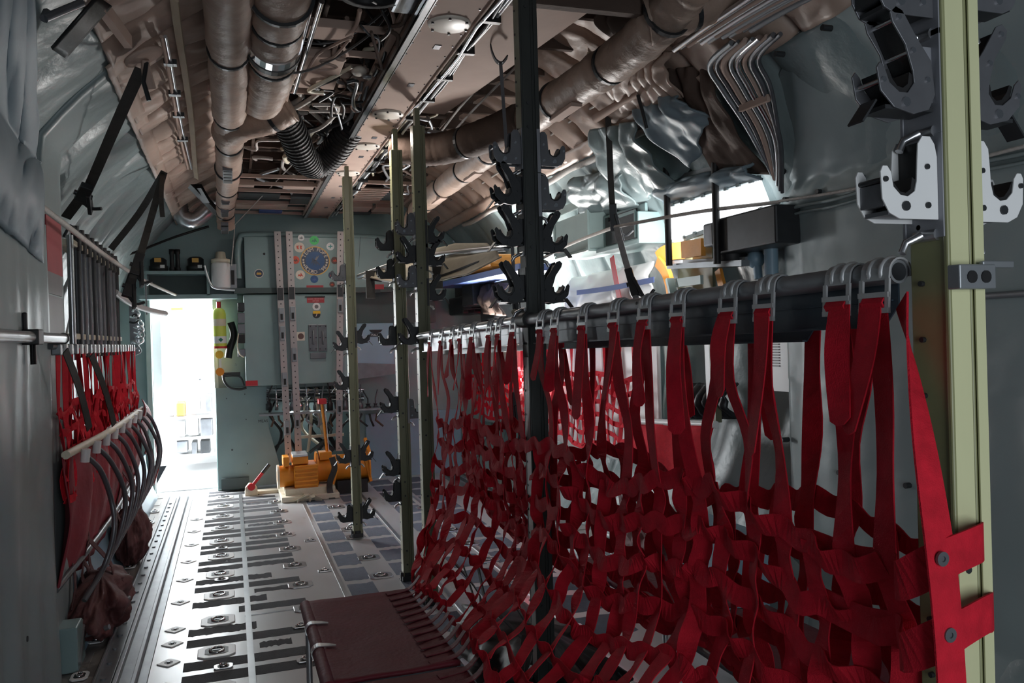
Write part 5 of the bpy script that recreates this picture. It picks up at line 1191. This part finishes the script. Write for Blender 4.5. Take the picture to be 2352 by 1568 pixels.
# dark flap and dull tubes at the top left
b = MB(); qs = [(118, 118), (205, 0), (245, -10), (232, 30), (150, 132)]
b.grid(lambda a, c: H(120 + 105 * a + 32 * c, 112 - 120 * a + 22 * c, .13 + .03 * math.sin(PI * a)), 10, 8); tag(b.build('dark_flap', 'black', solid=.01), 'black padded flap high on the left wall', 'flap')
b = MB(); b.tube([H(104, 44, .14), H(190, 8, .14)], .014, 10); b.tube([H(104, 44, .14), H(110, 30, .12)], .014, 8); tag(b.build('wall_tube', 'midgrey'), 'dull tube across the top left corner', 'tube')
b = MB(); b.bar(H(232, 10, .12), H(296, 98, .12), .05, .03); tag(b.build('frame_strip', 'tanmetal'), 'tan frame strip at the top left border of the linings', 'strip')
# hook and hanger left of the dark stanchion
b = MB(); b.ribbon([W(1125, 80, Y=3.6), W(1128, 112, Y=3.6), W(1138, 138, Y=3.6), W(1152, 146, Y=3.6), W(1165, 132, Y=3.6)], V((.3, 1, 0)), .04, .006, 6); tag(b.build('roof_hook', 'charcoal'), 'dark curved roof hook left of the dark stanchion', 'hook')
t = strapline('long hanging strap from the roof hook down past the dark stanchion', [W(1150, 148, Y=3.6), W(1160, 290, Y=3.6), W(1172, 480, Y=3.6), W(1180, 640, Y=3.6), W(1182, 800, Y=3.6), W(1183, 970, Y=3.6)], .016, (.66, .97), 'midgrey', 'hanging straps')
# roof ribs and cords of the tan lining on the right
t = thing('lining_cords', 'thin cords and rods lacing the right tan lining', 'cords', (1.95, 5, 2.8))
rn = random.Random(8)
for x_, z_ in ((1.98, 2.86), (2.06, 2.78), (1.45, 2.95), (1.52, 2.93)):
    b = MB(); b.tube([V((x_ + rn.uniform(-.02, .02), 3.3 + k * .6, z_ + rn.uniform(-.02, .015) - .0)) for k in range(9)], .008, 6, sub=4); b.build('cord', rn.choice(['rope', 'offwhite']), t)
for k in range(10):
    yy = 3.4 + .5 * k; b = MB(); b.tube([V((1.80, yy, 2.92)), V((1.98, yy + .02, 2.84)), V((2.12, yy + .05, 2.76)), V((2.24, yy, 2.66))], .006, 6, sub=4); b.build('cord', 'offwhite' if k % 2 else 'alu_dull', t)
b = MB(); b.tube([V((2.27 - .03, 4.0 + k * .3, 2.585 + .01 * math.sin(k * 2))) for k in range(14)], .022, 8, sub=3); tag(b.build('wire_conduit', 'rope'), 'pale knotted wire conduit along the right blue lining', 'conduit')
# ================================================================ right side of the hold
# pipes rising over the edge of the right blanket
G = 'pipes over the right wall blanket'
rn = random.Random(6)
for i in range(12):
    k = i / 11
    pts = [H(1548 + 16 * i, 100 + rn.uniform(-6, 6) - 3 * i + (12 - i), .16), H(1640 + 18 * i, 50 - 4 * i, .15), H(1760 + 22 * i, -30 - 4 * i, .15)]
    b = MB(); b.tube(pts, rn.uniform(.008, .015), 8, sub=6); tag(b.build('roof_pipe', rn.choice(['alu_dull', 'midgrey', 'tanmetal', 'alu'])), 'dull roof pipe fanning to the top right corner, %s from the left' % ORD[i], 'pipe', 'roof pipes fanning to the top right corner')
for i in range(8):
    x_ = 1640 + 16 * i
    pts = [H(x_ + 40, 100 - 3 * i, .14), H(x_ - 10, 150 - i * 2, .13), H(x_ + 18, 205, .12), H(min(1790, x_ + 75), 290 + i * 6, .11), H(1775 + i * 3, 400 + i * 6, .10)]
    b = MB(); b.tube(pts, .010 if i % 2 else .014, 8, sub=6); tag(b.build('wall_pipe', ['alu_dull', 'midgrey', 'tanmetal', 'alu_dull', 'chrome', 'orangecloth', 'redpaint', 'midgrey'][i] if i not in (5, 6) else ['tanmetal', 'midgrey'][i - 5]), 'bent pipe descending left of the pale wall blanket, %s from the left' % ORD[i], 'pipe', 'bent pipes left of the right blanket')
b = MB(); b.bar(H(1700, 250, .13), H(1765, 225, .13), .03, .02); tag(b.build('pipe_clamp', 'tanmetal'), 'short tan clamp bar across the bent pipes', 'clamp')
# brown lump and tan curtain near the roof corner
def drape(name, label, quad, X, m, nu, nv, amp, fr, cat='cloth', dx=(0, 0)):
    a, b_, c, d = quad
    def fn(u, v):
        px = (a[0] * (1 - u) + b_[0] * u) * (1 - v) + (d[0] * (1 - u) + c[0] * u) * v; py = (a[1] * (1 - u) + b_[1] * u) * (1 - v) + (d[1] * (1 - u) + c[1] * u) * v
        p = W(px, py, X=X) if X > 0 else H(px, py, -X); f = math.sin(u * fr + v * 2 + nz(u * 3, v * 2) * 3) * amp + nz(u * 6, v * 5, 4) * amp
        return p + V((-f - amp - .07 * math.sin(PI * min(1, max(0, v))), 0, -.0))
    return tag(MB().grid(fn, nu, nv).build(name, m, solid=.012), label, cat)
drape('draped_curtain', 'tan gathered curtain below the right roof duct elbow', ((1420, 150), (1545, 120), (1575, 225), (1440, 260)) , -.10, 'tan', 60, 30, .018, 42)
drape('draped_curtain', 'blue-grey curtain swagged under the tan curtain on the right', ((1465, 255), (1560, 215), (1640, 270), (1600, 385)) , -.10, 'drape', 60, 40, .022, 10)
drape('draped_curtain', 'dark brown rumpled padding at the top right roof corner', ((1400, 0), (1640, -40), (1560, 95), (1445, 115)) , -.12, 'brown', 60, 30, .03, 26)
drape('draped_curtain', 'pale shiny blanket bulging beside the black uprights', ((1370, 300), (1475, 280), (1560, 430), (1460, 470)) , -.10, 'blanket', 50, 40, .03, 9)
drape('draped_curtain', 'pale shiny blanket hanging behind the blue-green box', ((1330, 410), (1440, 380), (1480, 470), (1350, 490)) , -.10, 'blanket', 50, 40, .03, 12)
drape('draped_curtain', 'grey blanket strip over the bright white panel', ((1530, 420), (1745, 375), (1760, 412), (1540, 470)) , -.08, 'drape', 60, 20, .02, 20)
drape('draped_curtain', 'dark padding right of the swagged curtain', ((1545, 160), (1650, 150), (1775, 400), (1655, 395)) , -.05, 'brown', 50, 40, .02, 8)
# black uprights and shelf with the black box
t = thing('equipment_shelf', 'rack of two tall black uprights carrying shelves on the right', 'shelf', W(1590, 610, X=2.45))
for px, y0, y1 in ((1528, 345, 610), (1638, 250, 606)):
    MB().tube([W(px, y0, X=2.44), W(px + 9, y1, X=2.44)], .0195, 10).build('upright', 'black', t)
b = MB(); b.bar(W(1540, 612, X=2.5), W(1712, 604, X=2.5), .03, .05); b.bar(W(1550, 604, X=2.6), W(1720, 596, X=2.6), .03, .05); b.bar(W(1536, 415, X=2.5), W(1682, 378, X=2.5), .03, .04); b.bar(W(1560, 412, X=2.58), W(1690, 380, X=2.58), .03, .04); b.build('rail', 'alu_dull', t)
b = MB(); b.bar(W(1560, 412, X=2.56), W(1700, 370, X=2.56), .05, .14, (0, 0, 1)); b.build('top_tray', 'charcoal', t)
t = thing('black_case', 'large black equipment case on the right shelf under the white panel', 'case', W(1700, 605, X=2.5))
a, c = W(1645, 555, X=2.48), W(1790, 540, X=2.48); zt, zb = W(1645, 505, X=2.48).z, W(1645, 585, X=2.48).z
b = MB(); b.span(2.46, 2.74, c.y, a.y, zb, zt); b.build('body', 'charcoal', t, bevel=.01)
b = MB(); b.span(2.46, 2.70, a.y, a.y + .10, zb + .05, zt - .01); b.build('end_cap', 'midgrey', t, bevel=.012); MB().cyl((2.58, a.y + .02, zb - .06), (2.58, a.y + .02, zb), .09, 20).build('pedestal', 'black', t)
# white panel, its brightness put in as a glow of its own
b = MB(); q = [H(1540, 474, .10), H(1748, 412, .10), H(1772, 474, .10), H(1540, 558, .10)]
b.add([q[0], q[1], q[2], q[3]], [(0, 1, 2, 3)]); M['white_glow'] = mat('glowing_white_sheet', (.93, .97, 1.0), .5, var=.0, emit=2.2)
t = tag(b.build('glow_panel', 'white_glow', solid=.01, offset=-1), 'x', 'x'); del t['label'], t['category']; struct(t)
b = MB(); b.bar(q[0] + V((-.01, 0, .01)), q[1] + V((-.01, 0, .01)), .02, .02); b.bar(q[3] + V((-.01, 0, -.01)), q[2] + V((-.01, 0, -.01)), .025, .02)
for i in range(8):
    for e, f in ((q[0], q[1]), (q[3], q[2])): p = e.lerp(f, (i + .5) / 8); b.box(p + V((-.02, 0, 0)), (.012, .03, .018))
struct(b.build('trim_10', 'blanket'))
# blue-green boxes
t = thing('wall_cabinet', 'open pale blue-green box frame on the right wall', 'cabinet', (2.45, 5.55, 2.05))
b = MB(); y0, y1 = 5.25, 5.86; b.span(2.38, 2.40, y0, y1, 2.06, 2.32); b.span(2.38, 2.70, y0 - .02, y0, 2.06, 2.62); b.span(2.38, 2.72, y0, y1, 2.04, 2.06); b.span(2.37, 2.39, y0 - .03, y0 + .01, 2.04, 2.64); b.span(2.37, 2.40, y1 - .03, y1, 2.06, 2.62); b.span(2.375, 2.395, y0, y1, 2.36, 2.42); b.build('body', 'teal_light', t, bevel=.004)
b = MB(); b.span(2.405, 2.44, y0 + .04, y0 + .2, 2.3, 2.36); b.build('handle', 'charcoal', t)
t = thing('wall_cabinet', 'dark-fronted blue-green box nearer than the open frame', 'cabinet', (2.5, 4.95, 2.0))
b = MB(); b.span(2.44, 2.72, 4.62, 5.24, 2.02, 2.05); b.span(2.5, 2.52, 4.62, 5.24, 2.05, 2.28); b.span(2.44, 2.72, 4.60, 4.62, 2.02, 2.22); b.build('body', 'teal', t, bevel=.004)
b = MB(); b.span(2.488, 2.50, 4.72, 5.18, 2.07, 2.26); b.build('dark_front', 'black', t); b = MB(); b.bar((2.484, 4.72, 2.07), (2.484, 4.72, 2.24), .02, .01); b.bar((2.484, 4.72, 2.24), (2.484, 4.96, 2.24), .02, .01); b.build('frame', 'teal', t)
b = MB(); b.span(2.56, 2.72, 4.55, 4.75, 2.30, 2.42); t = tag(b.build('camera_box', 'charcoal', bevel=.006), 'small black box with a pale front high on the right wall', 'box')
MB().span(2.53, 2.56, 4.62, 4.75, 2.33, 2.43).build('front', 'white', t); MB().bar((2.52, 4.72, 2.30), (2.53, 4.68, 2.38), .012, .012).build('red_lever', 'redpaint', t)
# hanging strap with ratchet right of the dark stanchion
strapline('dark hanging strap with a ratchet in front of the blue-green boxes', [W(1396, 262, X=2.1), W(1400, 350, X=2.12), W(1404, 440, X=2.14), W(1410, 515, X=2.15)], .035, (.95,), 'strap', 'hanging straps')
strapline('grey lower strap with a buckle in front of the pale quilted wall', [W(1416, 522, X=2.15), W(1434, 590, X=2.17), W(1449, 640, X=2.18), W(1462, 690, X=2.2)], .035, (.74,), 'greystrap', 'hanging straps')
b = MB(); b.tube(spline([W(1060, 664, X=2.3), W(1180, 625, X=2.25), W(1300, 565, X=2.2), W(1412, 521, X=2.15)], 10), .011, 7); b.tube(spline([W(1412, 521, X=2.15), W(1600, 487, X=2.4), W(1790, 464, X=2.56)], 10), .010, 7); b.tube(spline([W(1790, 462, X=2.555), W(1990, 428, X=2.56), W(2352, 336, X=2.56)], 20), .007, 7)
tag(b.build('safety_rope', 'rope'), 'white rope along the right side knotted at the hanging ratchet', 'rope')
# quilted white wall with red and blue straps
t = drape('quilted_cover', 'pale quilted cover below the boxes with a red and a blue strap', ((1320, 640), (1510, 600), (1530, 720), (1330, 760)), 2.60, 'white', 60, 30, .02, 22, 'cover')
MB().ribbon([W(1405, 590, X=2.48), W(1412, 630, X=2.48), W(1425, 700, X=2.48)], V((0, 1, .1)), .06, .004, 4).build('red_band', 'redpaint', t, label='red vertical band')
MB().ribbon([W(1325, 672, X=2.47), W(1400, 662, X=2.47), W(1502, 642, X=2.47)], V((0, 0, 1)), .035, .004, 4).build('blue_band', 'bluestrap', t, label='blue horizontal band')
# orange padded frame of the side window and its bay
t = thing('window_surround', 'orange padded surround of the right side window', 'window frame', W(1560, 600, X=2.6))
b = MB(); b.ribbon([W(1515, 595, X=2.56), W(1530, 582, X=2.57), W(1570, 574, X=2.58), W(1615, 567, X=2.58)], V((0, 0, 1)), .10, .03, 5); b.ribbon([W(1512, 600, X=2.55), W(1530, 625, X=2.55), W(1540, 660, X=2.55), W(1545, 700, X=2.55)], V((0, 1, 0)), .07, .03, 5); b.ribbon([W(1650, 620, X=2.6), W(1662, 670, X=2.6)], V((0, 1, 0)), .05, .02, 3); b.build('padding', 'orangecloth', t)
b = MB(); b.bar(W(1538, 640, X=2.5), W(1552, 700, X=2.5), .02, .05); b.bar(W(1555, 650, X=2.52), W(1612, 642, X=2.52), .05, .02); b.build('frame', 'teal_light', t); MB().bar(W(1560, 640, X=2.66), W(1640, 632, X=2.66), .34, .02).build('shutter', 'green' if False else 'olive', t)
# dark column of tubes beside the right blanket
t = thing('valve_column', 'blue-grey upright cylinders beside the right wall blanket', 'cylinders', W(1760, 640, X=2.6))
b = MB(); b.tube([W(1770, 535, X=2.62), W(1772, 640, X=2.62)], .035, 12); b.cyl(W(1769, 533, X=2.62), W(1769, 548, X=2.62), .05, 14); b.build('cylinder', 'blue', t); b = MB(); b.ball(W(1735, 595, X=2.64), .05, 14); b.tube([W(1735, 560, X=2.64), W(1742, 640, X=2.64)], .022, 10); b.build('cylinder', 'blue', t)
# folded canvas litter with its poles slung between the stanchions
t = thing('canvas_litter', 'folded cream canvas litter slung across the middle stanchions', 'litter', W(980, 610, Y=4.9))
A_, B_ = W(832, 634, Y=5.9), W(1135, 574, Y=4.2)
def canv(u, v):
    p = A_.lerp(B_, u); wd = .012 + .13 * math.sin(PI * min(.62, u * .85 + .02)) ** 1.0 * (1 if u < .8 else 1 - (u - .8) * 3)
    return p + V((.0, (v - .5) * .25, (v - .55) * wd * 1.5 + .012 * math.sin(v * 12 + u * 3) - .02 * math.sin(PI * u)))
MB().grid(canv, 40, 18).build('canvas', 'offwhite', t, solid=.008)
MB().tube([A_ - (B_ - A_).normalized() * .06, A_.lerp(B_, .5) + V((0, .13, .05)), B_ + (B_ - A_).normalized() * .12], .020, 10, sub=6).build('pole', 'alu', t)
MB().tube([A_ + V((0, -.05, -.02)), A_.lerp(B_, .45) + V((0, -.10, -.11)), A_.lerp(B_, .9) + V((0, -.05, -.05))], .008, 8, sub=6).build('lacing_cord', 'charcoal', t)
for f in (.05, .60): p = A_.lerp(B_, f); q = MB(); q.bar(p + V((0, -.12, .02)), p + V((0, -.12, -.17)), .06, .02, (1, 0, 0)); q.build('strap_pad', 'strap', t)
# orange-cushioned stretcher behind it
t = thing('stowed_stretcher', 'stretcher with an orange cushion stowed below the canvas litter', 'stretcher', W(1090, 630, X=2.1))
b = MB(); p, q = W(1040, 628, X=2.15), W(1165, 598, X=2.15); b.bar(p, q, .11, .30, (0, 0, 1)); b.build('cushion', 'orangecloth', t, bevel=.03)
b = MB(); p, q = W(1020, 650, X=2.1), W(1190, 612, X=2.1); b.tube([p, q], .015, 8); b.tube([W(1060, 610, X=2.08), W(1066, 640, X=2.08)], .012, 8); b.build('frame', 'white', t); MB().bar(p + V((.05, 0, -.03)), q + V((.05, -.3, -.03)), .05, .3).build('base', 'bluestrap', t)
# dark equipment under it and along the right wall
t = thing('equipment_stack', 'dark stack of equipment under the stowed stretcher', 'equipment', (2.35, 7.2, .9))
rn = random.Random(12)
for i in range(10):
    x0, y0 = rn.uniform(1000, 1150), rn.uniform(670, 720); b = MB(); p = W(x0, y0, X=rn.uniform(2.2, 2.6)); b.box(p, (.25, rn.uniform(.25, .6), rn.uniform(.15, .3)))
    b.build('box', rn.choice(['black', 'charcoal', 'brown', 'charcoal']), t, bevel=.015)
drape('hanging_net_bag', 'dark striped bag hanging behind the bent silver bar', ((1125, 650), (1170, 650), (1165, 725), (1120, 720)), 2.3, 'brown', 30, 16, .02, 18, 'bag')
# lit red nets and seat along the right wall
wall_net('brightly lit red net along the right wall, farther half', 2.46, 6.25, 8.5, .62, 1.44, 'red2', 31, -1, -.02, 'seat-back nets on the right wall', .1)
wall_net('brightly lit red net along the right wall, nearer half', 2.46, 4.75, 6.15, .60, 1.44, 'red2', 33, -1, -.02, 'seat-back nets on the right wall', .1)
t = thing('folded_seat', 'folded red cloth seat with a white tube on the right wall', 'seat', (2.45, 4.35, .55))
MB().tube([W(1455, 967, X=2.42), W(1645, 975, X=2.42)], .020, 12).build('front_tube', 'white', t)
p, q = W(1460, 972, X=2.42), W(1637, 978, X=2.42)
MB().grid(lambda a, c: p.lerp(q, a) + V((-.03 * math.sin(c * 3) + .02 * math.sin(a * 13 + c * 2), .02 * math.sin(c * 7), -.36 * c)), 36, 20).build('seat_cloth', 'red2', t, solid=.006)
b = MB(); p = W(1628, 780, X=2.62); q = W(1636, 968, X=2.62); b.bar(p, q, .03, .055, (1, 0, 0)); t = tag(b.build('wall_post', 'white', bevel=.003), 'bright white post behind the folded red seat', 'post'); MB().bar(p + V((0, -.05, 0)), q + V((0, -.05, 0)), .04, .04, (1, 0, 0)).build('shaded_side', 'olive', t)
drape('hanging_clothes', 'dark striped cloth hanging behind the bright white post', ((1600, 880), (1700, 880), (1700, 960), (1600, 960)), 2.72, 'charcoal', 40, 12, .02, 40, 'cloth')
b = MB(); p = W(1760, 770, X=2.6); z0, z1 = W(1760, 890, X=2.6).z, p.z; b.span(2.66, 2.68, 3.42, 3.68, z0 - .02, z1); t = tag(b.build('notice_board', 'white'), 'pale notice plate with printed lines behind the red straps', 'notice')
b = MB()
for i in range(9): b.span(2.655, 2.66, 3.53, 3.66, z1 - .05 - i * .014, z1 - .044 - i * .014)
b.build('print_line', 'greyplacard', t)
b = MB(); b.span(2.29, 2.47, 3.4, 4.0, .024, .45); tag(b.build('side_box', 'blue', bevel=.01), 'pale blue-grey box low on the right wall behind the nets', 'box')
bundle('dark red cloth bundle on the right walkway behind the nets', (2.36, 4.4, .02), (.11, .30, .30), 'brownred', 5)
bundle('black duffel lying on the floor behind the near net', (1.12, 3.05, .0), (.24, .62, .30), 'black', 14)
bundle('dark coiled straps on the floor between the two seats', (1.02, 1.95, .0), (.26, .55, .28), 'strap', 17)
# silver round window and vertical cylinder bits seen through the far net
b = MB(); b.ring((2.80, 7.1, 1.0), (-1, 0, 0), .16, .20, .03, 24); struct(b.build('window_1', 'alu')); b = MB(); b.cyl((2.82, 7.1, 1.0), (2.80, 7.1, 1.0), .165, 24); o = struct(b.build('window_pane', 'white_glow'))
b = MB(); b.grid(lambda a, c: V((2.62 + .02 * math.sin(a * 30), 4.7 + 3.9 * a, .55 + .9 * c)), 60, 6); tag(b.build('wall_cover', 'white', solid=.01), 'pale cover on the right wall behind the lit red nets', 'cover')
